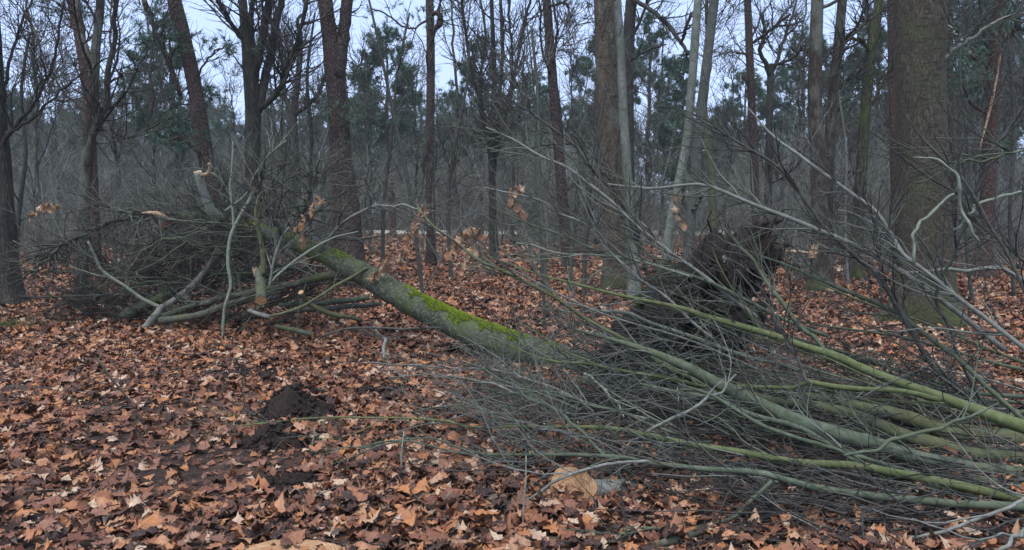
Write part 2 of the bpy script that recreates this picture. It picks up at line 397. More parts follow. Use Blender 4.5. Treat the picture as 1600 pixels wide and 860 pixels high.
def make_tree(name, label, trace, d, mat, limbs=(), top=9.0, nl=6, Ll=(1.5, 3.5), zl=(3, 9), crown=(70, (.7, 1.8), 300, (.3, .9)), twig='twig', flare=.55, k=18, lump=.05, seed=1, lean=None, stubs=0, group=None, needles=None, cat='tree'):
    """trace: (x, y, w) pixels from the base up; the trunk goes on above the frame up to `top` metres."""
    rng = np.random.default_rng(seed)
    x0, y0, w0 = trace[0]
    b0 = P(x0, base_y(d), d); b0[2] = gz(b0[0], d) - .05
    c = [[*b0, pxr(w0, d)]] + [[*P(x, y, d), pxr(w, d)] for x, y, w in trace[1:]]
    c = np.array(c)
    if c[-1, 2] < top:
        dv = nrm(c[-1, :3] - c[-2, :3]); dv = nrm(dv + np.array([0, 0, .6])); L = (top - c[-1, 2]) / dv[2]
        for f in (.35, .7, 1): c = np.vstack([c, [*(c[len(trace) - 1, :3] + dv * L * f + rng.normal(0, .12, 3) * f), c[len(trace) - 1, 3] * (1 - .75 * f)]])
    s = spline(c, 56)
    hgt = s[:, 2] - s[0, 2]
    s[:, 3] *= 1 + flare * np.exp(-hgt / (.9 * s[0, 3] + .1))
    loc = (s[0, 0], s[0, 1], float(gz(s[0, 0], s[0, 1])))
    o = thing(name, label, cat, loc, group)
    V, F = tubes(s[:, :3], s[:, 3], k, cap=True, lump=lump, seed=seed * 3.7)
    W = V[:56 * k].reshape(56, k, 3); thk = np.arange(k) * 2 * pi / k; lobes = np.maximum(0, np.sin(rng.integers(3, 6) * thk + rng.random() * 6)) ** 1.5
    W += (W - s[:, None, :3]) * (np.exp(-hgt / (.5 * s[30, 3] + .06))[:, None] * lobes[None] * .7)[..., None] * np.array([1, 1, .0]); V[:56 * k] = W.reshape(-1, 3)
    obj_from('trunk', V, F, mat, o)
    par = []
    for tr in limbs:
        lc = spline(stem_ctrl(tr[0], tr[1], tr[2] if len(tr) > 2 else None), 20)
        lc[1:-1, :3] += rng.normal(0, .012, (18, 3))
        V, F = tubes(lc[:, :3], lc[:, 3], 9, cap=True, lump=.05, seed=seed)
        obj_from('limb', V, F, M[tr[3]] if len(tr) > 3 else mat, o); par.append((lc[:, :3], lc[:, 3]))
    if nl:
        t0 = np.interp(zl[0], s[:, 2], np.linspace(0, 1, len(s))); t1 = np.interp(zl[1], s[:, 2], np.linspace(0, 1, len(s)))
        C, r = grow(s[:, :3], s[:, 3], nl, Ll, (35, 75), up=.09, wig=.2, npt=20, t0=t0, t1=t1, rfac=.32, rmax=.06, tip=.25, lenfall=.2, rng=rng)
        for i in range(nl):
            V, F = tubes(C[i], r[i], 7); obj_from('limb', V, F, mat, o); par.append((C[i], r[i]))
    if crown and par:
        V, F = bare_crown(par, crown[0], crown[1], crown[2], crown[3], rng=rng)
        obj_from('crown', V, F, M[twig], o, kind='stuff')
    if stubs:
        C, r = grow(s[:, :3], s[:, 3], stubs, (.15, .5), (60, 90), up=0, wig=.2, npt=4, t0=.12, t1=.5, rfac=.12, rmax=.02, tip=.4, rng=rng)
        for i in range(stubs):
            V, F = tubes(C[i], r[i], 5, cap=True); obj_from('dead_stub', V, F, mat, o)
    if needles:
        V, F = needle_tufts(np.stack([p[0][-8:] for p in par]), needles, rng); obj_from('needles', V, F, M['needle'], o, kind='stuff')
    return o
def needle_tufts(polys, n, rng, spread=.35, nn=16, ln=(.09, .2), wd=.007):
    m = rng.integers(0, len(polys), n); i = rng.integers(0, polys.shape[1] - 1, n); f = rng.random((n, 1))
    c = polys[m, i] * (1 - f) + polys[m, i + 1] * f + rng.normal(0, spread, (n, 3)) * np.array([1, 1, .35])
    return tuft_mesh(c, nn, ln, wd, rng)
def tuft_mesh(c, nn, ln, wd, rng):
    n = len(c)
    ax = nrm(rng.normal(size=(n, 1, 3)) + np.array([0, 0, .5]))
    d = nrm(rng.normal(size=(n, nn, 3)) * .8 + ax)
    L = rng.uniform(*ln, (n, nn, 1))
    p0 = c[:, None] + ax * (rng.random((n, nn, 1)) - .5) * .12
    s = nrm(np.cross(d, rng.normal(size=(n, nn, 3)))) * wd
    V = np.stack([p0 - s, p0 + s, p0 + d * L], 2).reshape(-1, 3)
    return V, [np.arange(len(V)).reshape(-1, 3)]

make_tree('oak_tree', 'dark oak trunk with mossy foot cut off by the left picture edge', [(8, 475, 46), (7, 400, 38), (2, 300, 33), (-6, 190, 30)], 12.4, M['dark'],
          limbs=[([(0, 235, 8), (18, 205, 7), (60, 150, 5), (85, 90, 4), (100, 0, 3)], 12.4, 12.0), ([(2, 215, 5), (50, 185, 4), (110, 130, 3), (170, 90, 2)], 12.4, 11.6), ([(0, 200, 8), (10, 120, 5), (30, 50, 4), (60, -30, 3)], 12.4, 13)],
          nl=5, crown=(60, (.6, 1.6), 320, (.3, .9)), twig='twigdark', seed=3)
make_tree('birch_tree', 'straight brown forked trunk standing left of the fallen crown', [(125, 475, 22), (129, 380, 18), (134, 280, 17), (141, 200, 17), (146, 140, 16), (150, 70, 13), (157, 0, 12)], 12.2, M['oak'],
          limbs=[([(148, 135, 13), (132, 70, 12), (120, 10, 11), (112, -60, 9)], 12.2, 12.5), ([(136, 260, 10), (150, 200, 11), (166, 165, 9), (170, 105, 8), (180, 60, 7), (178, 30, 7), (190, -30, 6)], 12.0, 11.6),
                 ([(170, 130, 4), (200, 115, 3), (250, 105, 2)], 11.6, 11), ([(150, 190, 4), (90, 130, 3), (40, 20, 3)], 12.1, 12.6), ([(150, 225, 3), (210, 212, 2.5), (280, 175, 2)], 12, 11.5)],
          nl=7, Ll=(1.5, 3), zl=(3.2, 8), crown=(90, (.6, 1.8), 520, (.3, .9)), twig='twigdark', seed=4)
make_tree('pine_tree', 'reddish pine trunk leaning left behind the snapped stub', [(352, 445, 28), (338, 350, 25), (322, 250, 24), (303, 130, 22), (287, 60, 22), (271, -5, 21)], 16.2, M['pine'],
          limbs=[([(283, 150, 6), (262, 90, 8), (248, 60, 8), (225, 0, 8)], 16, 15.5), ([(318, 245, 6), (300, 228, 5), (280, 215, 5), (266, 220, 4)], 16.1, 15.6), ([(308, 120, 3), (330, 85, 3), (360, 70, 2)], 16.1, 15.5), ([(285, 60, 3), (240, 62, 2.5), (215, 70, 2)], 16.1, 15.5)],
          nl=2, zl=(5, 8), crown=(26, (.5, 1.4), 120, (.3, .8)), twig='twigdark', needles=260, stubs=4, seed=5)
make_tree('oak_tree', 'dark many-forked tree right of the leaning reddish pine', [(397, 440, 28), (396, 330, 25), (395, 230, 24), (395, 165, 24), (389, 90, 20), (383, 40, 15), (378, -10, 12)], 16, M['dark'],
          limbs=[([(398, 120, 14), (410, 60, 13), (420, 0, 12), (430, -60, 9)], 16, 15.6), ([(402, 175, 14), (418, 110, 13), (430, 50, 12), (442, -10, 10)], 16, 16.5), ([(386, 70, 9), (366, 45, 7), (350, 20, 6), (332, -20, 5)], 16, 15.3),
                 ([(402, 175, 9), (430, 148, 9), (447, 115, 8), (462, 70, 7), (480, 0, 6)], 16, 15), ([(398, 90, 8), (392, 30, 8), (400, -40, 7)], 16, 15.7), ([(440, 135, 5), (460, 90, 4), (475, 30, 3)], 15.2, 15.4)],
          nl=4, zl=(4, 8), crown=(110, (.6, 2.2), 620, (.3, 1.0)), twig='twigdark', seed=6)
make_tree('pine_tree', 'thick reddish pine trunk forking near the top of the picture', [(545, 430, 52), (542, 350, 45), (538, 300, 39), (533, 250, 34), (530, 200, 32), (527, 150, 31), (523, 105, 32), (516, 60, 25), (508, 0, 22)], 15.5, M['pine'],
          limbs=[([(528, 120, 20), (537, 60, 19), (544, -10, 18), (552, -120, 16)], 15.4, 15.4), ([(540, 130, 4), (544, 170, 4), (541, 195, 3)], 15.3, 15.3)], nl=2, zl=(6, 8), crown=(14, (.5, 1.2), 60, (.3, .7)), twig='twigdark', stubs=3, seed=7, needles=120)
make_tree('pine_tree', 'slim straight grey pine pole with knotted burl near the top', [(674, 430, 16), (673, 330, 14), (672, 220, 13), (673, 100, 13), (671, 0, 12)], 21, M['pine'],
          limbs=[([(674, 48, 6), (684, 40, 9), (689, 30, 9), (684, 20, 8), (675, 22, 6)], 20.9, 20.9), ([(671, 30, 4), (640, 45, 3), (600, 20, 2.5), (580, 15, 2)], 21, 20)], nl=3, zl=(5, 9), crown=(14, (.6, 1.4), 60, (.3, .8)), twig='twigdark', stubs=3, seed=8, k=12, needles=90)
make_tree('pine_tree', 'slim reddish pine leaning slightly left of the big brown trunk', [(889, 430, 19), (882, 350, 17), (874, 250, 16), (864, 130, 15), (854, 0, 13)], 19.5, M['pine'],
          limbs=[([(858, 10, 4), (880, 5, 4), (890, 12, 3)], 19.4, 19)], nl=4, zl=(4.5, 9), crown=(30, (.5, 1.4), 150, (.3, .8)), twig='twigdark', stubs=4, seed=9, k=12, needles=80)
make_tree('oak_tree', 'big straight brown trunk beside a pale slender beech', [(968, 450, 44), (962, 380, 39), (956, 270, 36), (950, 140, 34), (944, 0, 32)], 14.6, M['brown'], nl=3, zl=(6, 9), crown=(20, (.6, 1.4), 80, (.3, .8)), stubs=2, seed=10, k=22)
make_tree('beech_tree', 'pale slender beech stem touching the big brown trunk', [(992, 470, 20), (987, 380, 17), (981, 280, 15), (974, 180, 14), (970, 80, 13), (964, -5, 12)], 13, M['beech'], nl=3, zl=(5, 8), crown=(24, (.5, 1.3), 120, (.3, .8)), stubs=3, seed=11, k=14)
make_tree('oak_tree', 'dark trunk showing behind the pale slender beech', [(984, 430, 20), (982, 250, 18), (982, 100, 17), (986, 0, 17)], 22, M['dark'],
          limbs=[([(990, 0, 7), (1020, 18, 7), (1045, 40, 7), (1060, 62, 6), (1075, 85, 5)], 21.8, 20), ([(1064, 70, 5), (1072, 45, 5), (1080, 20, 4)], 20, 19.5), ([(985, 95, 4), (1010, 80, 3), (1040, 70, 2.5)], 21.8, 20)], nl=3, zl=(5, 9), crown=(40, (.8, 2), 200, (.4, 1)), twig='twigdark', seed=12, k=12)
make_tree('beech_tree', 'pale grey beech stem bending in an S, left of two crossing stems', [(1040, 475, 15), (1041, 400, 14), (1050, 335, 14), (1064, 270, 14), (1074, 210, 13), (1082, 120, 13), (1091, 0, 12)], 12.4, M['beech'], nl=3, zl=(5, 8), crown=(24, (.5, 1.3), 130, (.3, .8)), stubs=3, seed=13, k=14)
make_tree('beech_tree', 'darker grey beech stem crossing behind the S-bent pale stem', [(1070, 470, 19), (1076, 380, 17), (1084, 290, 16), (1092, 210, 16), (1103, 110, 15), (1116, 0, 14)], 12.9, M['beech2'],
          limbs=[([(1083, 330, 6), (1092, 315, 5), (1098, 303, 4)], 12.8, 12.6)], nl=3, zl=(5, 8), crown=(24, (.5, 1.3), 130, (.3, .8)), stubs=3, seed=14, k=14)
make_tree('oak_tree', 'thin crooked dark stem right of the crossing grey beeches', [(1118, 430, 12), (1114, 340, 12), (1112, 280, 11), (1104, 200, 9), (1100, 140, 7), (1105, 60, 6)], 17, M['olive'], nl=4, zl=(3, 8), top=7, crown=(50, (.6, 1.5), 260, (.3, .8)), twig='twigdark', seed=15, k=10)
make_tree('pine_tree', 'slim reddish-brown pine standing behind the root plate top', [(1186, 430, 15), (1181, 330, 14), (1177, 220, 13), (1172, 100, 12), (1168, 0, 11)], 20, M['pine'],
          limbs=[([(1173, 70, 5), (1200, 50, 5), (1235, 22, 4)], 20, 19), ([(1176, 135, 3), (1165, 125, 3), (1158, 122, 3)], 20, 19.8), ([(1172, 85, 3), (1140, 82, 2.5), (1115, 90, 2)], 20, 19.5)], nl=4, zl=(4.5, 9), crown=(36, (.6, 1.6), 200, (.3, .8)), twig='twigdark', stubs=3, seed=16, k=12, needles=60)
make_tree('oak_tree', 'small dark oak with antler-like forked limbs behind the slim pine', [(1200, 430, 13), (1200, 320, 12), (1202, 200, 11), (1204, 120, 10), (1206, 100, 8)], 24, M['dark'], top=3.9,
          limbs=[([(1204, 120, 8), (1196, 100, 7), (1188, 80, 6), (1195, 50, 5), (1190, 20, 4)], 24, 23.5), ([(1205, 110, 7), (1215, 95, 6), (1222, 70, 5), (1232, 40, 4), (1245, 0, 3)], 24, 24.5), ([(1206, 105, 5), (1240, 90, 4), (1255, 70, 3)], 24, 23)], nl=3, zl=(2, 3.8), Ll=(1, 2), crown=(60, (.6, 1.8), 380, (.4, 1)), twig='twigdark', seed=17, k=10)
make_tree('oak_tree', 'straight dark trunk, left one of the close pair before the mossy stem', [(1281, 455, 29), (1281, 360, 25), (1278, 250, 23), (1273, 150, 21), (1277, 0, 18)], 14.3, M['oak'], nl=4, zl=(5, 9), crown=(50, (.6, 1.6), 260, (.3, .9)), twig='twigdark', stubs=3, seed=18)
make_tree('oak_tree', 'leaning dark trunk, right one of the close pair before the mossy stem', [(1289, 450, 22), (1291, 350, 19), (1294, 260, 18), (1302, 150, 15), (1316, 0, 14)], 15, M['oak'],
          limbs=[([(1312, 60, 4), (1290, 90, 3), (1265, 120, 2)], 15, 14.6), ([(1302, 150, 5), (1330, 120, 4), (1356, 100, 4)], 15, 15.6), ([(1298, 190, 3), (1325, 150, 3), (1350, 130, 2)], 15, 15.5)], nl=4, zl=(4, 9), crown=(60, (.6, 1.6), 300, (.3, .9)), twig='twigdark', seed=19, k=14)
make_tree('oak_tree', 'green mossy stem standing left of the widest trunk', [(1334, 430, 21), (1342, 330, 19), (1348, 230, 17), (1354, 150, 16), (1360, 85, 17), (1374, 0, 11)], 17, M['mossy'],
          limbs=[([(1360, 85, 7), (1350, 65, 6), (1335, 60, 5), (1310, 62, 4)], 17, 16.4), ([(1364, 70, 8), (1358, 40, 7), (1352, 0, 6)], 17, 17.4), ([(1346, 265, 5), (1335, 270, 4), (1322, 268, 4)], 16.9, 16.6)], nl=3, zl=(3, 7), crown=(70, (.6, 1.6), 360, (.3, .9)), twig='twigdark', seed=20, k=14)
make_tree('pine_tree', 'narrow reddish pine pole close to the left flank of the widest trunk', [(1402, 430, 17), (1400, 300, 15), (1396, 150, 14), (1393, 0, 13)], 19, M['pinered'], nl=3, zl=(5, 9), crown=(24, (.6, 1.5), 120, (.3, .8)), twig='twigdark', seed=21, k=12, needles=120)
make_tree('oak_tree', 'widest trunk in the picture, dark brown oak with mossy foot', [(1447, 505, 86), (1445, 430, 81), (1441, 300, 76), (1439, 180, 72), (1438, 60, 71), (1438, -20, 70)], 10.6, M['bigoak'],
          limbs=[([(1474, 95, 7), (1500, 70, 6), (1540, 45, 5), (1570, 28, 6), (1600, 18, 5)], 10.4, 10, 'graystick'), ([(1505, 65, 5), (1490, 48, 4), (1475, 35, 3)], 10.3, 10.5, 'graystick')], nl=3, zl=(5.2, 8), Ll=(2, 4), crown=(36, (.6, 1.6), 180, (.3, .9)), seed=22, k=36, lump=.035, flare=.4)
make_tree('pine_tree', 'grey pine pole close to the right flank of the widest trunk', [(1484, 430, 18), (1483, 300, 17), (1482, 150, 15), (1481, 0, 14)], 19.5, M['pine'], nl=4, zl=(4, 9), crown=(30, (.6, 1.5), 140, (.3, .8)), twig='twigdark', stubs=4, seed=23, k=12, needles=200)
o = make_tree('pine_tree', 'red-barked pine with a long pale split near the right edge', [(1537, 440, 26), (1542, 330, 23), (1548, 220, 21), (1555, 100, 19), (1562, 0, 16)], 17, M['pinered'],
          limbs=[([(1556, 75, 5), (1585, 50, 4), (1610, 20, 4)], 17, 16), ([(1548, 110, 4), (1530, 95, 4), (1510, 85, 3)], 17, 16.6)], nl=6, zl=(3.4, 9), crown=(50, (.6, 1.8), 260, (.3, .8)), twig='twigdark', stubs=3, seed=24, k=14, needles=420)
sp = spline(stem_ctrl([(1563, 85, 2), (1558, 120, 3), (1548, 165, 4), (1538, 205, 3), (1531, 232, 2)], 16.6), 12)
V, F = tubes(sp[:, :3], sp[:, 3], 5, cap=True, lump=.2); obj_from('split_wood', V, F, M['torn'], o)
make_tree('pine_tree', 'reddish pine stem rising behind the forked brown trunk at left', [(150, 430, 18), (143, 250, 16), (136, 140, 15), (124, 60, 14), (112, 0, 13)], 18, M['pinered'], nl=4, zl=(4, 9), crown=(30, (.6, 1.6), 140, (.3, .8)), twig='twigdark', seed=25, k=12, needles=380)
make_tree('oak_tree', 'grey crooked tree between the many-forked tree and thick pine', [(466, 430, 15), (465, 330, 14), (461, 240, 13), (458, 185, 12), (466, 120, 9), (470, 60, 7)], 24, M['dark'],
          limbs=[([(460, 180, 8), (480, 165, 7), (500, 142, 6), (506, 120, 5)], 24, 23.4), ([(460, 190, 7), (445, 150, 6), (442, 100, 5), (430, 60, 4)], 24, 24.6)], nl=5, zl=(4, 8), top=8, crown=(100, (.8, 2.2), 560, (.4, 1.1)), twig='twigdark', seed=26, k=10)
make_tree('coppiced_tree', 'fan of thin dark stems rising between the grey pole and reddish pine', [(772, 420, 14), (770, 330, 12), (768, 230, 9), (772, 120, 8), (768, 0, 6)], 22, M['dark'],
          limbs=[([(770, 300, 7), (760, 200, 6), (735, 100, 5), (720, -10, 4)], 22, 21), ([(770, 300, 7), (780, 180, 6), (785, 80, 6), (782, -10, 5)], 22, 22.5), ([(772, 250, 6), (795, 160, 5), (815, 60, 5), (830, -10, 4)], 22, 21.6), ([(771, 260, 5), (750, 150, 5), (758, 60, 4), (750, -10, 4)], 22, 23), ([(775, 200, 5), (800, 120, 4), (795, 20, 4), (800, -20, 3)], 22, 22)],
          nl=3, zl=(3, 7), crown=(110, (.8, 2.2), 620, (.4, 1.1)), twig='twigdark', seed=27, k=9)

# slender understorey saplings that can be told apart
SAP = [('thin dark sapling slanting across the forest left of the grey pine pole', [(662, 400, 6), (640, 300, 6), (615, 180, 5), (590, 60, 4), (572, -20, 3)], 13, 'darkstick'),
       ('slim greenish sapling at the left of the slim reddish pine', [(853, 440, 8), (848, 360, 7), (843, 280, 6), (840, 150, 5), (830, 40, 4)], 14, 'greenstick'),
       ('short greenish sapling at the foot of the slim reddish pine', [(889, 440, 7), (894, 390, 6), (900, 330, 5), (905, 240, 3)], 14, 'greenstick'),
       ('thin dark sapling standing upright before the open leaf floor', [(852, 420, 5), (845, 370, 5), (838, 300, 4), (836, 250, 3)], 9.5, 'darkstick'),
       ('thin bent dark sapling between the left edge oak and brown trunk', [(22, 420, 7), (30, 330, 7), (40, 240, 6), (33, 150, 5), (45, 60, 4)], 14, 'darkstick'),
       ('small crooked stem twisting before the big brown trunk', [(912, 400, 7), (915, 370, 8), (924, 345, 7), (920, 310, 6), (930, 260, 4)], 13.5, 'darkstick'),
       ('upright slender sapling right of the widest trunk', [(1520, 440, 6), (1508, 350, 6), (1515, 250, 5), (1500, 120, 4), (1505, 0, 3)], 12.5, 'darkstick'),
       ('slim sapling far right reaching up beside the red-barked pine', [(1585, 450, 6), (1578, 330, 6), (1585, 200, 5), (1575, 60, 4)], 13.5, 'darkstick'),
       ('thin pale sapling between the close pair and the mossy stem', [(1325, 430, 5), (1320, 340, 5), (1322, 240, 4), (1312, 160, 3)], 15, 'graystick'),
       ('dark twiggy sapling right of the thick forked pine', [(597, 420, 7), (600, 320, 6), (612, 210, 5), (622, 110, 4), (640, 20, 3)], 17, 'darkstick'),
       ('bare sapling arching beside the slim grey pole at its right', [(705, 420, 6), (700, 320, 6), (710, 230, 5), (728, 140, 4), (735, 60, 3)], 17, 'darkstick'),
       ('slim bare sapling left of the thick forked pine', [(487, 420, 7), (484, 330, 6), (487, 220, 6), (480, 120, 5), (492, 20, 3)], 19, 'dark')]
for i, (lab, tr, d, mt) in enumerate(SAP):
    make_tree('sapling', lab, tr, d, M[mt], nl=6, Ll=(.7, 1.7), zl=(1.0, 4.5), top=4.6, crown=(34, (.4, 1.1), 170, (.2, .6)), twig='twig' if i % 2 else 'twigdark', seed=40 + i, k=8, lump=.03, flare=.2, cat='sapling')

# ------------------------------------------------------------------ copied background trees
def link_mesh(name, V, F, mat, parent, kind=None): return obj_from(name, V, F, mat, parent, kind=kind)
def proto_bare(seed, H):
    rng = np.random.default_rng(seed)
    o = thing('bare_tree', '', 'tree', (0, 0, 0))
    z = np.linspace(0, H, 24); s = np.stack([.12 * np.cumsum(rng.normal(0, .35, 24)), .12 * np.cumsum(rng.normal(0, .35, 24)), z], 1)
    r = .065 * (1 - .8 * z / H) * H / 9 + .01; r *= 1 + .5 * np.exp(-z / .25)
    link_mesh('trunk', *tubes(s, r, 9, lump=.05, seed=seed), M['oak'], o)
    C, cr = grow(s, r, 9, (2, 4.2), (25, 60), up=.12, wig=.2, npt=9, t0=.28, t1=.95, rfac=.5, tip=.25, rng=rng)
    for i in range(9): link_mesh('limb', *tubes(C[i], cr[i], 5), M['dark'], o)
    V, F = bare_crown([(C[i], cr[i]) for i in range(9)], 80, (.8, 2.2), 420, (.5, 1.2), rng=rng, rmin2=.014, rmin3=.010)
    link_mesh('crown', V, F, M['twig'], o, kind='stuff')
    return o
def pine_shape(seed, H, crown0, nb=34, tufts=8, nn=18, wd=.019, ln=(.14, .32)):
    rng = np.random.default_rng(seed)
    z = np.linspace(0, H, 22); s = np.stack([.14 * np.cumsum(rng.normal(0, .3, 22)), .14 * np.cumsum(rng.normal(0, .3, 22)), z], 1)
    r = .17 * (1 - .8 * z / H) + .012; r *= 1 + .4 * np.exp(-z / .25)
    tb = np.linspace(crown0, .99, nb); x = tb * 21; i = np.clip(x.astype(int), 0, 20); f = (x - i)[:, None]
    p = s[i] * (1 - f) + s[i + 1] * f
    az = np.cumsum(rng.uniform(1.6, 3.0, nb)); q = (tb - crown0) / (1 - crown0)
    L = H * .24 * np.sqrt(np.clip(1 - q, .03, 1)) * (.55 + .45 * np.minimum(q * 3, 1)) * rng.uniform(.7, 1.25, nb)
    el = np.radians(5 + 40 * q + rng.normal(0, 10, nb))
    d = np.stack([np.cos(az) * np.cos(el), np.sin(az) * np.cos(el), np.sin(el)], 1)
    B = [p]
    for k in range(6):
        d = nrm(d + rng.normal(0, .12, (nb, 3)) + np.array([0, 0, .06])); B.append(B[-1] + d * (L / 6)[:, None])
    B = np.stack(B, 1); br = (.015 + .02 * L / H * 4)[:, None] * np.linspace(1, .3, 7)[None]
    S, sr = grow(B, br, nb * 7, (.5, 1.3), (30, 70), up=.08, wig=.2, npt=4, t0=.4, rfac=.5, rmin=.006, lenfall=.3, rng=rng)
    n = len(S) * tufts
    m = np.repeat(np.arange(len(S)), tufts); tt = rng.uniform(.3, 1, n) * 3; ii = np.clip(tt.astype(int), 0, 2); ff = (tt - ii)[:, None]
    c = S[m, ii] * (1 - ff) + S[m, ii + 1] * ff + rng.normal(0, .07, (n, 3))
    return s, r, B, br, S, sr, tuft_mesh(c, nn, ln, wd, rng)
def proto_pine(seed, H, crown0, mat):
    s, r, B, br, S, sr, N = pine_shape(seed, H, crown0)
    o = thing('pine_tree', '', 'tree', (0, 0, 0))
    link_mesh('trunk', *tubes(s, r, 10, lump=.05, seed=seed), mat, o)
    link_mesh('branches', *merge([tubes(B, br, 4), tubes(S, sr, 3)]), M['dark'], o, kind='stuff')
    link_mesh('crown', *N, M['needle'], o, kind='stuff')
    return o
def place(proto, first, x, y, rz, s, label, group):
    o = proto if first else copy_tree(proto)
    o.location = (x, y, float(gz(x, y)) - .03); o.rotation_euler = (0, 0, rz); o.scale = (s, s, s)
    o["label"] = label; o["group"] = group
    return o
REG = [(-90, 'left of the forked brown trunk'), (150, 'right of the forked brown trunk'), (340, 'right of the leaning pine'), (410, 'right of the many-forked tree'), (560, 'right of the thick forked pine'),
       (690, 'right of the grey pine pole'), (880, 'right of the slim reddish pine'), (1110, 'right of the crossing beeches'), (1310, 'right of the close pair'), (1480, 'right of the widest trunk')]
ORD = ['first', 'second', 'third', 'fourth', 'fifth', 'sixth', 'seventh', 'eighth', 'ninth', 'tenth']
def region(px):
    r = REG[0][1]
    for a, b_ in REG:
        if px >= a: r = b_
    return r
def ordinal(px, all_px):
    same = sorted(q for q in all_px if region(q) == region(px)); return ORD[same.index(px)]
# pines whose crowns show: (pixel x, pixel y of the top, distance)
PINES = [(205, 118, 44), (40, 165, 50), (110, 190, 58), (300, 175, 55), (355, 205, 60), (420, 150, 52), (610, 58, 36), (570, 150, 50), (750, 75, 40), (690, 190, 55), (830, 120, 48), (1075, 95, 42), (1040, 170, 55),
         (1125, 175, 52), (1250, 60, 44), (1225, 190, 58), (1330, 110, 46), (1370, 20, 40), (1500, -60, 36), (1590, -80, 34), (1545, 30, 44), (1440, 90, 50), (900, 160, 56), (930, 60, 42), (265, 40, 30), (490, 175, 58), (1160, 120, 50), (1300, 215, 62), (1503, 140, 52), (1020, 40, 38), (1620, 60, 40), (-10, 110, 48), (790, 180, 60)]
protos = [proto_pine(101, 11.5, .42, M['pine']), proto_pine(102, 11.5, .34, M['pine']), proto_pine(103, 11.5, .5, M['pinered']), proto_pine(104, 11.5, .3, M['pine'])]
used = [False] * 4
for i, (px, py, d) in enumerate(PINES):
    t_ = P(px, py, d); k = i % 4; s = max(.45, t_[2] / 11.5)
    place(protos[k], not used[k], t_[0], d, R.uniform(0, 6.28), s, ordinal(px, [q[0] for q in PINES]) + ' green-crowned pine from the left, far back ' + region(px), 'green-crowned pines far back'); used[k] = True
bprotos = [proto_bare(201, 9), proto_bare(202, 8), proto_bare(203, 10), proto_bare(204, 7.5), proto_bare(205, 9)]
used = [False] * 5
BARE = [(60, 24), (95, 34), (182, 30), (217, 38), (252, 25), (292, 34), (372, 30), (432, 36), (447, 26), (520, 40), (577, 31), (650, 38), (717, 31), (803, 30), (907, 37), (927, 29), (1012, 33), (1032, 40),
        (1137, 34), (1242, 30), (1327, 33), (1387, 28), (1492, 32), (1517, 26), (1562, 35), (1596, 29), (-30, 28), (1640, 27)]
for i, (px, d) in enumerate(BARE):
    k = i % 5; x = P(px, 400, d)[0]
    place(bprotos[k], not used[k], x, d, R.uniform(0, 6.28), R.uniform(.75, 1.15), ordinal(px, [q[0] for q in BARE]) + ' slender bare tree from the left, far back ' + region(px), 'slender bare trees far back'); used[k] = True

# undergrowth thicket: nobody could count its stems
def shrub(seed, H):
    rng = np.random.default_rng(seed); n = 7
    p = rng.normal(0, .18, (n, 3)) * np.array([1, 1, 0]); d = nrm(np.concatenate([rng.normal(0, .3, (n, 2)), np.ones((n, 1))], 1))
    L = H * rng.uniform(.6, 1.1, n); pts = [p]
    for k in range(6):
        d = nrm(d + rng.normal(0, .12, (n, 3))); pts.append(pts[-1] + d * (L / 6)[:, None])
    S = np.stack(pts, 1); r = rng.uniform(.016, .034, n)[:, None] * np.linspace(1, .35, 7)[None]
    A, ar = grow(S, r, 60, (.7, 1.8), (25, 65), up=.1, wig=.25, npt=5, t0=.15, rfac=.55, rmin=.010, rng=rng)
    B, br = grow(A, ar, 330, (.3, 1.0), (25, 65), up=.05, wig=.25, npt=3, t0=.1, rfac=.6, rmin=.0075, rng=rng)
    return merge([tubes(S, r, 3), tubes(A, ar, 3), tubes(B, br, 3)])
SH = [shrub(300 + i, 3.2 + .5 * i) for i in range(6)]
def instanced(name, pts, scl, meshes, mat, label, cat, seed):
    """one 'stuff' object whose points each carry one of the meshes"""
    me = bpy.data.meshes.new(name); me.vertices.add(len(pts)); me.vertices.foreach_set("co", np.ascontiguousarray(pts, np.float32).ravel())
    at = me.attributes.new("scl", 'FLOAT', 'POINT'); at.data.foreach_set("value", np.asarray(scl, np.float32))
    o = link(name, me, None, np.zeros(3), 'stuff'); tag(o, label, cat)
    src = bpy.data.collections.new(name + '_source')
    for i, (V, F) in enumerate(meshes):
        m_ = bpy.data.meshes.new(name + '_piece'); fill_mesh(m_, V, F); m_.materials.append(mat)
        src.objects.link(bpy.data.objects.new(name + '_piece', m_))
    g = bpy.data.node_groups.new(name + '_nodes', 'GeometryNodeTree')
    g.interface.new_socket('Geometry', in_out='INPUT', socket_type='NodeSocketGeometry'); g.interface.new_socket('Geometry', in_out='OUTPUT', socket_type='NodeSocketGeometry')
    N, L = g.nodes, g.links
    gi, go = N.new('NodeGroupInput'), N.new('NodeGroupOutput'); ip = N.new('GeometryNodeInstanceOnPoints'); ci = N.new('GeometryNodeCollectionInfo')
    ci.inputs['Collection'].default_value = src; ci.inputs['Separate Children'].default_value = True; ci.inputs['Reset Children'].default_value = True
    rv = N.new('FunctionNodeRandomValue'); rv.data_type = 'FLOAT_VECTOR'; rv.inputs[0].default_value = (-.05, -.05, 0); rv.inputs[1].default_value = (.05, .05, 6.283); rv.inputs['Seed'].default_value = seed
    na = N.new('GeometryNodeInputNamedAttribute'); na.data_type = 'FLOAT'; na.inputs['Name'].default_value = 'scl'
    ip.inputs['Pick Instance'].default_value = True
    L.new(gi.outputs[0], ip.inputs['Points']); L.new(ci.outputs[0], ip.inputs['Instance']); L.new(rv.outputs[0], ip.inputs['Rotation']); L.new(na.outputs['Attribute'], ip.inputs['Scale']); L.new(ip.outputs[0], go.inputs[0])
    md = o.modifiers.new('scatter', 'NODES'); md.node_group = g
    return o
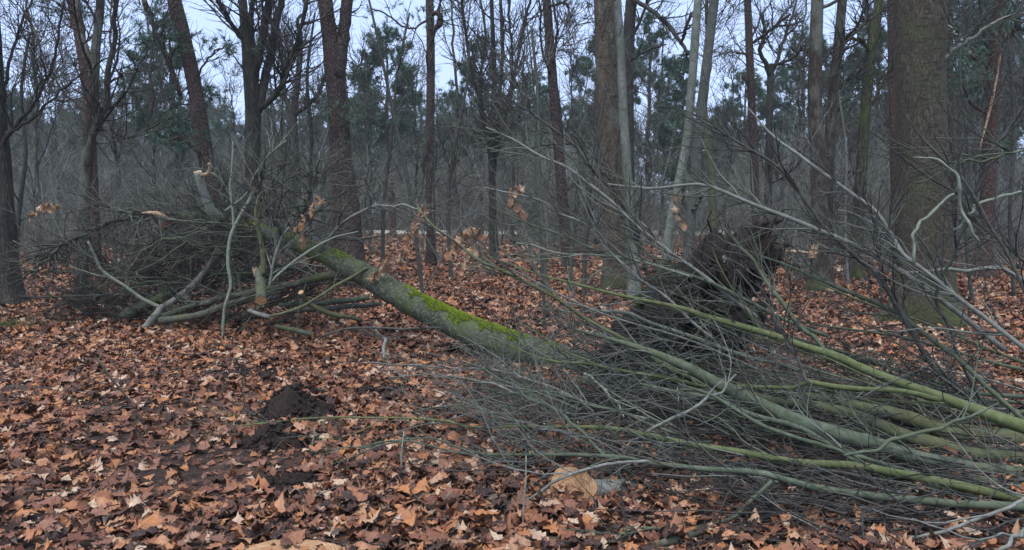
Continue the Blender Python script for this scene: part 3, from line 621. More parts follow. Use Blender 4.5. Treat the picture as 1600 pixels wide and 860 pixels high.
n = 1000; d = 15 + 40 * R.random(n) ** .7; x = (R.random(n) * 2 - 1) * (d * .70 + 1); sc_ = R.uniform(.4, .95, n) * np.where(d < 24, .7, np.where(d > 30, 1.35, 1))
gap = (d < 46) & ((np.abs(x / d + .1) < .12) | (np.abs(x / d - .24) < .07)) & (R.random(n) < .85); x, d, sc_ = x[~gap], d[~gap], sc_[~gap]
instanced('undergrowth_thicket', np.stack([x, d, gz(x, d) - .02], 1), sc_, SH, M['thicket'], 'grey leafless undergrowth filling the forest behind the leaf floor', 'undergrowth', 5)
FP = []
for sd, c0 in ((401, .25), (402, .3), (403, .2), (404, .15)):
    s, r, B, br, S, sr, N = pine_shape(sd, 12, c0, nb=26, tufts=4, nn=14, wd=.04, ln=(.25, .6)); FP.append(merge([tubes(s, r, 5), tubes(B, br, 3), N]))
n = 150; d = 62 + 54 * R.random(n); x = (R.random(n) * 2 - 1) * (d * .72 + 2)
instanced('far_wood', np.stack([x, d, 0 * x], 1), R.uniform(.7, 1.1, n) * (d / 82) ** .5, FP, M['needle'], 'far-off mass of evergreen wood beyond the pale path', 'wood', 9)

# small green post beside the far path
c0 = P(800, 366, 44.5); o = thing('marker_post', 'small green post standing beside the far pale path', 'post', (c0[0], 44.5, float(gz(c0[0], 44.5))))
def box(c, s, bev=.0):
    x, y, z = c; a, b_, h = s
    V = np.array([[x + i * a / 2, y + j * b_ / 2, z + k * h] for k in (0, 1) for j in (-1, 1) for i in (-1, 1)])
    return V, [np.array([[0, 2, 3, 1], [4, 5, 7, 6], [0, 1, 5, 4], [2, 6, 7, 3], [0, 4, 6, 2], [1, 3, 7, 5]])]
g0 = float(gz(c0[0], 44.5))
obj_from('post_body', *box((c0[0], 44.5, g0), (.28, .28, .72)), M['post'], o, smooth=False)
obj_from('post_cap', *box((c0[0], 44.5, g0 + .72), (.34, .34, .06)), M['post'], o, smooth=False)

# ------------------------------------------------------------------ small builders for cut wood
def disc(c, n, r, k=18, rough=.06, rng=R):
    n = nrm(np.asarray(n, float)); u = nrm(np.cross(n, [0.3, 0.9, .2])); v = np.cross(n, u); a = np.arange(k) * 2 * pi / k
    rr = r * (1 + rough * rng.normal(size=k) * .5)
    V = np.concatenate([[c], c + (u[None] * np.cos(a)[:, None] + v[None] * np.sin(a)[:, None]) * rr[:, None] * .5, c + (u[None] * np.cos(a)[:, None] + v[None] * np.sin(a)[:, None]) * rr[:, None]])
    V[1:] += n * rng.normal(0, .02 * r, (2 * k, 1))
    j = np.arange(k); jn = (j + 1) % k
    return V, [np.stack([np.zeros(k, int), 1 + j, 1 + jn], 1), np.stack([1 + j, 1 + k + j, 1 + k + jn, 1 + jn], 1)]
def splinters(c, ax, r, L, n, rng=R):
    ax = nrm(np.asarray(ax, float)); q = rng.normal(size=(n, 3)); q = q - (q @ ax)[:, None] * ax; q = nrm(q) * r * rng.random((n, 1)) ** .5 * .85
    l = rng.uniform(.3, 1, (n, 1)) * L
    p0 = c + q - ax * .02; d = nrm(ax + rng.normal(0, .22, (n, 3)))
    pts = np.stack([p0, p0 + d * l * .5, p0 + d * l], 1); rad = np.full((n, 1), r * .3) * np.array([[1, .7, .12]])
    return tubes(pts, rad, 4)
def branch(label, pts, d0, d1, mat, twigs=None, twigmat='twig', name='cut_branch', cat='branch', group=None, m=28, k=10, side=3, butt=None, wob=.006, ext=0, lump=.09, ang=(18, 50), Lt=(.25, .8), up=.03, cutface=False, seed=None):
    """a traced branch, butt first; pts: (x, y, w) pixels; distance runs d0 (butt) -> d1 (tip)."""
    rng = np.random.default_rng(seed if seed is not None else abs(hash_(label)) % 100000)
    c = stem_ctrl(pts, d0, d1)
    if ext:
        e = c[0] + (c[0] - c[1]) / (np.linalg.norm(c[0, :3] - c[1, :3]) + 1e-9) * ext; e[3] = c[0, 3] * 1.05; c = np.vstack([e, c])
    s = spline(c, m)
    nk = max(4, m // 4); kn = rng.normal(0, 1, (nk, 3)); kn[0] = 0; kn[-1] = 0
    s[:, :3] += np.stack([np.interp(np.linspace(0, nk - 1, m), np.arange(nk), kn[:, q_]) for q_ in range(3)], 1) * wob * 1.1
    s[1:-1, :3] += rng.normal(0, .0008, (m - 2, 3))
    s[:, 3] = np.maximum(s[:, 3], .0016)
    s[:, 2] = np.maximum(s[:, 2], gz(s[:, 0], s[:, 1]) + s[:, 3] * .6)
    i0 = int(np.argmin(s[:, 2])); loc = (s[i0, 0], s[i0, 1], s[i0, 2])
    o = thing(name, label, cat, loc, group)
    V, F = tubes(s[:, :3], s[:, 3], k, cap=True, lump=lump, seed=rng.random() * 50)
    obj_from('stem', V, F, mat, o)
    if cutface:
        ax = nrm(s[0, :3] - s[1, :3]); obj_from('cut_face', *disc(s[0, :3] + ax * .003, ax, s[0, 3] * .97, rng=rng), M['fresh'], o)
    if twigs:
        C, r = grow(s[:, :3], s[:, 3], twigs, Lt, ang, up=up, wig=.21, npt=8, t0=.18, t1=.98, rfac=.5, rmax=.0065, rmin=.0034, tip=.5, lenfall=.35, rng=rng, zmin=.02)
        ln = np.linalg.norm(C[:, -1] - C[:, 0], axis=1); od = np.argsort(-ln)
        for j in od[:side]: obj_from('side_branch', *tubes(C[j], r[j] * 1.15, 5), mat, o)
        rest = od[side:]
        C2, r2 = grow(C, r, twigs * 3, (.15, .55), (20, 55), up=.02, wig=.2, npt=4, t0=.1, rfac=.65, rmax=.004, rmin=.0022, tip=.5, rng=rng, zmin=.015)
        ps = [tubes(C2, r2, 3)]
        if len(rest): ps.append(tubes(C[rest], r[rest], 4))
        obj_from('twigs', *merge(ps), M[twigmat], o, kind='stuff')
    return o, s
def hash_(s):
    h = 7
    for ch in s: h = (h * 131 + ord(ch)) % 1000003
    return h

# ------------------------------------------------------------------ the uprooted tree: trunk, moss, crown, root plate
TR = [(930, 585, 60, 7.3), (833, 553, 56, 7.55), (786, 537, 55, 7.75), (724, 513, 52, 8.0), (661, 483, 49, 8.3), (614, 456, 46, 8.5), (555, 424, 43, 8.8), (505, 397, 34, 9.1), (450, 374, 27, 9.4), (400, 357, 22, 9.7), (340, 341, 17, 10.1), (270, 337, 13, 10.4), (225, 337, 10, 10.6), (180, 345, 8, 10.7), (140, 361, 6, 10.8)]
TR = [(x, y, w * .84, d) for x, y, w, d in TR]
c = np.array([[*P(x, y, d), pxr(w, d)] for x, y, w, d in TR])
s = spline(c, 90); s[:, 3] *= 1 + .25 * np.exp(-np.arange(90) / 6.0)
s[30:, :3] += np.cumsum(R.normal(0, .006, (60, 3)), 0) * .5
ft = thing('fallen_tree', 'uprooted tree with mossy trunk slanting down to its dark root plate', 'fallen tree', (s[8, 0], s[8, 1], 0.0))
tv, tf = tubes(s[:, :3], s[:, 3], 30, cap=True, lump=.075, seed=2)
trunk = obj_from('trunk', tv, tf, M['fallen'], ft)
# moss cushions on the upper side
def moss_on(path, t0, t1, n, spread, par, hl=(.006, .022), wd=.005):
    t = t0 + (t1 - t0) * R.random(n); x = t * (len(path) - 1); i = np.clip(x.astype(int), 0, len(path) - 2); f = (x - i)[:, None]
    p = path[i] * (1 - f) + path[i + 1] * f; tg = nrm(path[i + 1, :3] - path[i, :3])
    up_ = np.array([0, -.12, 1.0]); up_ = nrm(up_ - (tg @ up_)[:, None] * tg); sd = np.cross(tg, up_)
    a = np.clip(R.normal(0, spread, n), -1.3, 1.3)[:, None]
    nn_ = up_ * np.cos(a) + sd * np.sin(a)
    q = p[:, :3] + nn_ * p[:, 3:4] * .99
    keep = vnoise(q + 3, 4.0) + .7 * vnoise(q, 10) + .35 * vnoise(q, 25) > -.3 + .62 * np.abs(a[:, 0])
    q, nn_ = q[keep], nn_[keep]; n = len(q)
    d = nrm(nn_ + R.normal(0, .5, (n, 3))); L = R.uniform(*hl, (n, 1)); sv = nrm(np.cross(d, R.normal(size=(n, 3)))) * wd
    V = np.stack([q - sv, q + sv, q + d * L], 1).reshape(-1, 3)
    return obj_from('moss', V, [np.arange(3 * n).reshape(-1, 3)], M['blade'], par, smooth=False, kind='stuff')
moss_on(s, .05, .33, 60000, .75, trunk)
moss_on(s, .42, .66, 5000, .6, trunk)
# the torn patch of wood on the thin part, and a broken red-rotten splinter hanging
sp = spline(np.array([[*P(x, y, 10.25), pxr(w, 10.25)] for x, y, w in [(222, 333, 3), (240, 333, 7), (255, 338, 7), (268, 345, 3)]]), 10)
obj_from('torn_wood', *tubes(sp[:, :3], sp[:, 3], 6, cap=True, lump=.3, seed=4), M['torn'], ft)
sp = spline(np.array([[*P(x, y, 10.3), pxr(w, 10.3)] for x, y, w in [(272, 346, 9), (260, 353, 12), (252, 362, 9), (248, 371, 3)]]), 10)
obj_from('rotten_splinter', *tubes(sp[:, :3], sp[:, 3], 7, cap=True, lump=.35, seed=6), M['rot'], ft)
# limbs of the fallen crown (traced), each its own part
LIMBS = [([(345, 343, 15), (330, 328, 15), (318, 300, 13), (309, 269, 12)], 9.7, 9.4, 'stub', 0), ([(312, 275, 4), (325, 271, 6), (328, 262, 5), (326, 255, 4)], 9.4, 9.3, 'torn', 0), ([(328, 270, 4), (342, 278, 5), (350, 290, 4)], 9.35, 9.3, 'crownbark', 0),
         ([(564, 419, 15), (530, 428, 15), (490, 437, 13), (462, 443, 11), (412, 453, 10), (375, 462, 10), (330, 471, 10), (290, 481, 9), (255, 495, 8)], 8.75, 9.95, 'crownbark', 14),
         ([(405, 397, 6), (390, 395, 6), (350, 384, 6), (312, 380, 5), (280, 372, 5), (250, 377, 4), (225, 390, 3), (197, 397, 2)], 9.8, 10.2, 'greenstick', 16),
         ([(275, 336, 6), (212, 330, 5), (178, 326, 4), (162, 323, 4), (141, 311, 3)], 10.3, 10.6, 'darkstick', 10), ([(200, 342, 6), (165, 350, 6), (119, 373, 5), (81, 389, 4), (28, 414, 3)], 10.6, 10.8, 'darkstick', 12), ([(130, 365, 5), (94, 386, 5), (72, 407, 4), (37, 436, 3)], 10.7, 10.5, 'darkstick', 10),
         ([(420, 425, 4), (350, 427, 4), (300, 437, 3), (212, 439, 3), (170, 430, 2)], 9.8, 10.5, 'greenstick', 12), ([(480, 385, 7), (470, 350, 5), (485, 300, 4), (500, 250, 3)], 9.2, 8.8, 'greenstick', 18), ([(440, 370, 7), (420, 330, 5), (410, 290, 4), (412, 250, 3)], 9.4, 9.0, 'darkstick', 18),
         ([(500, 392, 6), (530, 352, 5), (580, 325, 4), (640, 322, 3), (680, 330, 2)], 9.0, 8.4, 'graystick', 12), ([(350, 345, 6), (360, 320, 4), (345, 290, 4), (338, 262, 3)], 10, 9.7, 'greenstick', 12), ([(460, 378, 6), (430, 385, 5), (395, 372, 4), (330, 360, 3), (280, 352, 2)], 9.6, 10.2, 'darkstick', 14),
         ([(500, 395, 6), (470, 420, 5), (430, 412, 4), (380, 405, 4), (330, 400, 3), (270, 410, 2)], 9.4, 10.4, 'greenstick', 18), ([(360, 347, 6), (330, 365, 5), (290, 400, 4), (240, 425, 3), (190, 470, 2)], 10.2, 11, 'darkstick', 16), ([(300, 338, 6), (290, 360, 5), (250, 400, 4), (210, 415, 3), (170, 440, 2)], 10.4, 11, 'darkstick', 16)]
par_t = []
for tr, d0, d1, mt, nt_ in LIMBS:
    lc = spline(stem_ctrl(tr, d0, d1), 20); lc[2:-1, :3] += R.normal(0, .012 if nt_ else .002, (17, 3)); lc[:, 2] = np.maximum(lc[:, 2], .02)
    lm = obj_from('limb', *tubes(lc[:, :3], lc[:, 3], 10, cap=True, lump=.06, seed=R.random() * 9), M[mt], ft)
    if nt_: par_t.append((lc[:, :3], lc[:, 3], nt_))
    if tr[0] == (345, 343, 15):
        ax = nrm(lc[-1, :3] - lc[-2, :3]); obj_from('torn_end', *merge([disc(lc[-1, :3] + ax * .004, ax, lc[-1, 3]), splinters(lc[-1, :3], ax, lc[-1, 3], .05, 10)]), M['torn'], lm)
pts = np.stack([p for p, r, n in par_t] + [s[int(90 * .52):int(90 * .52) + 40:2, :3]]); rad = np.stack([r for p, r, n in par_t] + [s[int(90 * .52):int(90 * .52) + 40:2, 3] * .3])
w = np.array([n for p, r, n in par_t] + [60.0])
A, ar = grow(pts, rad, 700, (.4, 1.3), (25, 85), up=.0, wig=.24, npt=7, t0=.1, rfac=.5, rmax=.010, rmin=.0048, weights=w, zmin=.02)
B, br = grow(A, ar, 3800, (.15, .6), (25, 65), up=.0, wig=.25, npt=4, t0=.1, rfac=.6, rmax=.006, rmin=.0032, zmin=.015)
obj_from('twigs', *merge([tubes(A[:380], ar[:380], 4), tubes(B[:2000], br[:2000], 3)]), M['twigdark'], ft, kind='stuff')
obj_from('green_twigs', *merge([tubes(A[380:], ar[380:], 4), tubes(B[2000:], br[2000:], 3)]), M['twiggreen'], ft, kind='stuff')

# root plate: a rough dark wall of soil and roots
nu, nv = 96, 64
th_ = np.linspace(0, pi, nv)[:, None]; ph = np.linspace(0, 2 * pi, nu, endpoint=False)[None]
U = np.stack([np.sin(th_) * np.cos(ph), np.sin(th_) * np.sin(ph), np.cos(th_) + 0 * ph], -1)
rr = 1 + .32 * vnoise(U + 3.3, 2.2) + .26 * vnoise(U + 8.1, 5) + .17 * vnoise(U + 1.7, 10) + .09 * vnoise(U, 20)
L = U * rr[..., None] * np.array([.38, .62, .90])
tilt = radians(44)                             # the plate leans over to the right
RX = np.array([[cos(tilt), 0, sin(tilt)], [0, 1, 0], [-sin(tilt), 0, cos(tilt)]])
rc = P(1052, 520, 6.9); rc[2] = .45
V = (L.reshape(-1, 3) @ RX.T) + rc; V[:, 2] = np.maximum(V[:, 2], gz(V[:, 0], V[:, 1]) - .06)
I = (np.arange(nv - 1)[:, None] * nu + np.arange(nu)[None]); J = (np.arange(nv - 1)[:, None] * nu + (np.arange(nu)[None] + 1) % nu)
rp = obj_from('root_plate', V, [np.stack([I, I + nu, J + nu, J], -1).reshape(-1, 4)], M['soil'], ft)
rp["label"] = 'dark soil-caked root plate'
ROOTS = [([(1140, 400, 20), (1160, 372, 16), (1187, 353, 12), (1205, 347, 10), (1224, 341, 5)], 7.5, 7.3), ([(1120, 440, 16), (1165, 405, 14), (1205, 396, 12), (1235, 380, 8)], 7.3, 7.2), ([(1080, 440, 16), (1065, 425, 12), (1040, 415, 8), (1015, 425, 4)], 7.4, 7.2),
         ([(1040, 470, 14), (1010, 480, 12), (985, 500, 8), (965, 520, 4)], 7.2, 7.0), ([(1150, 430, 14), (1180, 440, 10), (1200, 470, 7), (1210, 500, 4)], 7.1, 6.9), ([(1100, 460, 18), (1120, 500, 12), (1160, 540, 8), (1180, 560, 4)], 7.0, 6.8),
         ([(1020, 530, 12), (990, 560, 10), (960, 590, 8), (940, 610, 4)], 6.9, 6.7), ([(1160, 400, 12), (1190, 415, 9), (1225, 410, 6), (1250, 420, 3)], 7.4, 7.5), ([(1080, 520, 14), (1060, 550, 10), (1030, 580, 7), (1000, 620, 4)], 6.9, 6.6)]
for tr, a, b_ in ROOTS:
    lc = spline(stem_ctrl(tr, a, b_), 16); lc[1:-1, :3] += R.normal(0, .015, (14, 3))
    obj_from('root', *tubes(lc[:, :3], lc[:, 3], 8, cap=True, lump=.12, seed=R.random() * 9), M['root'], rp)
sel = R.integers(0, len(V), 380); cen = rc
p0 = V[sel]; d = nrm((p0 - cen) + R.normal(0, .35, (380, 3))); pts = [p0 - d * .05]
for k in range(6): d = nrm(d + R.normal(0, .35, (380, 3)) + np.array([0, 0, -.08])); pts.append(pts[-1] + d * R.uniform(.03, .10, (380, 1)))
pts = np.stack(pts, 1); pts[..., 2] = np.maximum(pts[..., 2], .01)
obj_from('rootlets', *tubes(pts, R.uniform(.003, .013, (380, 1)) * np.linspace(1, .3, 7)[None], 4), M['root'], rp, kind='stuff')
q = V[(V[:, 2] > .62) & (V[:, 0] < rc[0] - .05) & (V[:, 1] < rc[1] + .2)]
if len(q):
    q = q[R.integers(0, len(q), 5000)] + R.normal(0, .03, (5000, 3)); q = q[vnoise(q, 4.0) > .05]; q = q[R.integers(0, len(q), 5000)]; d = nrm(R.normal(0, .6, (5000, 3)) + np.array([0, -.2, 1])); sv = nrm(np.cross(d, R.normal(size=(5000, 3)))) * .004
    obj_from('moss', np.stack([q - sv, q + sv, q + d * .03], 1).reshape(-1, 3), [np.arange(15000).reshape(-1, 3)], M['fern'], rp, smooth=False, kind='stuff')
tp = spline(stem_ctrl([(1232, 393, 6), (1250, 394, 6), (1266, 396, 4)], 7.3), 8); obj_from('torn_root', *tubes(tp[:, :3], tp[:, 3], 6, cap=True), M['torn'], rp)
c0 = P(1269, 390, 7.4); obj_from('torn_root', *splinters(c0 - np.array([0, 0, .06]), (0, 0, 1), .04, .16, 12), M['torn'], rp)

# ------------------------------------------------------------------ cut wood lying at the left
branch('thick grey mossy log with pale sawn end lying leftmost in the heap', [(192, 495, 19), (215, 484, 19), (240, 472, 18), (280, 450, 16), (320, 432, 13), (360, 418, 9)], 10.6, 10.2, M['fallen'], name='cut_log', cat='log', cutface=True, k=16, lump=.05)
branch('pale forked branch propped up with orange broken foot', [(225, 515, 11), (236, 502, 12), (247, 490, 12), (253, 481, 12), (287, 460, 11), (317, 427, 10), (330, 410, 9), (342, 392, 8)], 9.9, 10.1, M['graystick'], twigs=8, cutface=True, name='cut_branch')
branch('thin pale arched twig springing from the propped forked branch', [(252, 481, 6), (222, 467, 6), (195, 447, 5), (170, 432, 5), (157, 420, 5), (149, 402, 5), (143, 388, 4), (137, 377, 3)], 10.0, 9.7, M['pale'], twigs=5)
branch('greenish log lying under the long dark limb in the heap', [(250, 502, 12), (300, 495, 12), (337, 483, 12), (375, 472, 12), (415, 460, 11), (450, 452, 10)], 9.6, 9.2, M['crownbark'], name='cut_log', cat='log', k=14)
o, sv_ = branch('slender pale bare stem standing upright with splintered white top', [(348, 540, 4), (350, 515, 5), (352, 482, 5), (358, 460, 5), (361, 445, 5.5), (357, 412, 5.5), (357, 385, 6), (361, 368, 6), (368, 353, 6), (378, 335, 6), (387, 320, 6), (397, 300, 7)], 9.0, 9.1, M['pale'], name='leaning_branch', m=36)
ax = nrm(sv_[-1, :3] - sv_[-3, :3]); obj_from('splintered_top', *splinters(sv_[-1, :3], ax, .028, .1, 9), M['torn'], o)
o, sv_ = branch('short hanging log section with orange sawn face in the heap', [(408, 470, 18), (408, 455, 17), (407, 438, 16), (406, 424, 15)], 8.35, 8.75, M['crownbark'], name='log_section', cat='log', cutface=True, k=16, m=12, wob=.001)
obj_from('splintered_top', *splinters(sv_[-1, :3] + np.array([-.03, 0, -.03]), (-.2, 0, 1), .06, .13, 16), M['torn'], o)
branch('thin stem rising from the hanging log section, bark scraped orange', [(412, 430, 8), (412, 410, 8), (410, 392, 8), (408, 375, 7), (404, 360, 6), (401, 345, 5), (400, 330, 4), (404, 305, 3)], 8.62, 8.7, M['olive'], twigs=6)
branch('forked pale twigs standing right of the hanging log section', [(421, 448, 4), (424, 425, 4), (430, 400, 4), (438, 375, 3), (452, 355, 3)], 8.5, 8.5, M['graystick'], twigs=10)
branch('small cut branch with round orange sawn face pointing at the camera', [(470, 457, 9), (476, 466, 9), (484, 475, 8), (505, 487, 8), (530, 494, 8), (548, 497, 7), (565, 501, 5)], 8.55, 8.9, M['olive'], name='cut_branch', cutface=True)
branch('grey-green pole under the mossy trunk, upper of two', [(436, 477, 7), (470, 475, 8), (520, 472, 9), (550, 469, 9), (576, 465, 9)], 9.3, 9.6, M['greenstick'])
branch('dark pole under the mossy trunk, lower of two', [(449, 488, 7), (490, 484, 8), (536, 481, 8), (570, 477, 8), (594, 475, 7)], 9.1, 9.4, M['darkstick'])
branch('short pale-ended stick low at the middle of the heap', [(424, 496, 7), (405, 491, 7), (388, 485, 6)], 8.9, 9.1, M['graystick'], cutface=True, m=10)
branch('short stick with small orange cut end before the heap', [(488, 523, 9), (470, 518, 9), (455, 514, 8), (430, 510, 6)], 8.5, 8.6, M['crownbark'], cutface=True, m=10)
branch('tall thin pale twig rising straight out of the heap', [(366, 372, 4), (364, 340, 4), (361, 310, 4), (359, 280, 3), (362, 250, 3), (364, 222, 2)], 9.1, 9.2, M['pale'], twigs=5)
branch('long pale twig arching from the heap to the upper right', [(352, 330, 4), (375, 314, 4), (388, 297, 4), (397, 279, 4), (410, 258, 3), (422, 242, 3), (447, 220, 2)], 9.3, 8.9, M['pale'], twigs=6)
branch('long thin stem slanting from the ground to the mossy trunk', [(420, 495, 4), (455, 486, 5), (490, 468, 5), (520, 450, 5), (550, 433, 5), (575, 418, 4)], 8.3, 8.6, M['olive'], twigs=4)
branch('pale straight twig crossing before the mossy trunk top', [(425, 440, 3), (440, 425, 4), (465, 405, 4), (490, 388, 4), (520, 372, 3), (560, 362, 2)], 8.4, 8.6, M['pale'], twigs=5)
branch('thin stick lying across the leaves below the mossy trunk', [(500, 527, 3), (545, 515, 4), (590, 513, 4), (640, 514, 4), (690, 512, 3)], 7.9, 7.8, M['darkstick'], twigs=4)
branch('crooked dead stick on the leaves under the trunk middle', [(600, 560, 3), (598, 545, 5), (602, 530, 5), (592, 522, 4), (584, 510, 3)], 7.3, 8.0, M['graystick'], twigs=0, m=14)
for i in range(30):                             # thin sticks buried in the heap that nothing tells apart
    x0 = R.uniform(190, 460); y0 = R.uniform(430, 515); a = R.uniform(-.5, .35) + (pi if R.random() < .5 else 0); Lp = R.uniform(90, 220)
    d = R.uniform(10.2, 11.4) if x0 < 400 else R.uniform(9.6, 10.4)
    tr = [(x0 + cos(a) * Lp * f, y0 - abs(sin(a)) * Lp * f * .8 + R.normal(0, 5), 4.5 * (1 - .6 * f)) for f in (0, .35, .7, 1)]
    branch('thin dark bare stick tangled in the heap under the fallen crown', tr, d, d + R.uniform(-.4, .4), M[['darkstick', 'crownbark', 'greenstick'][i % 3]], twigs=24, twigmat='twigdark', name='heap_stick', group='thin sticks tangled in the left heap', m=14, k=6, side=2, Lt=(.3, .9), ang=(20, 70), seed=900 + i, wob=.015)

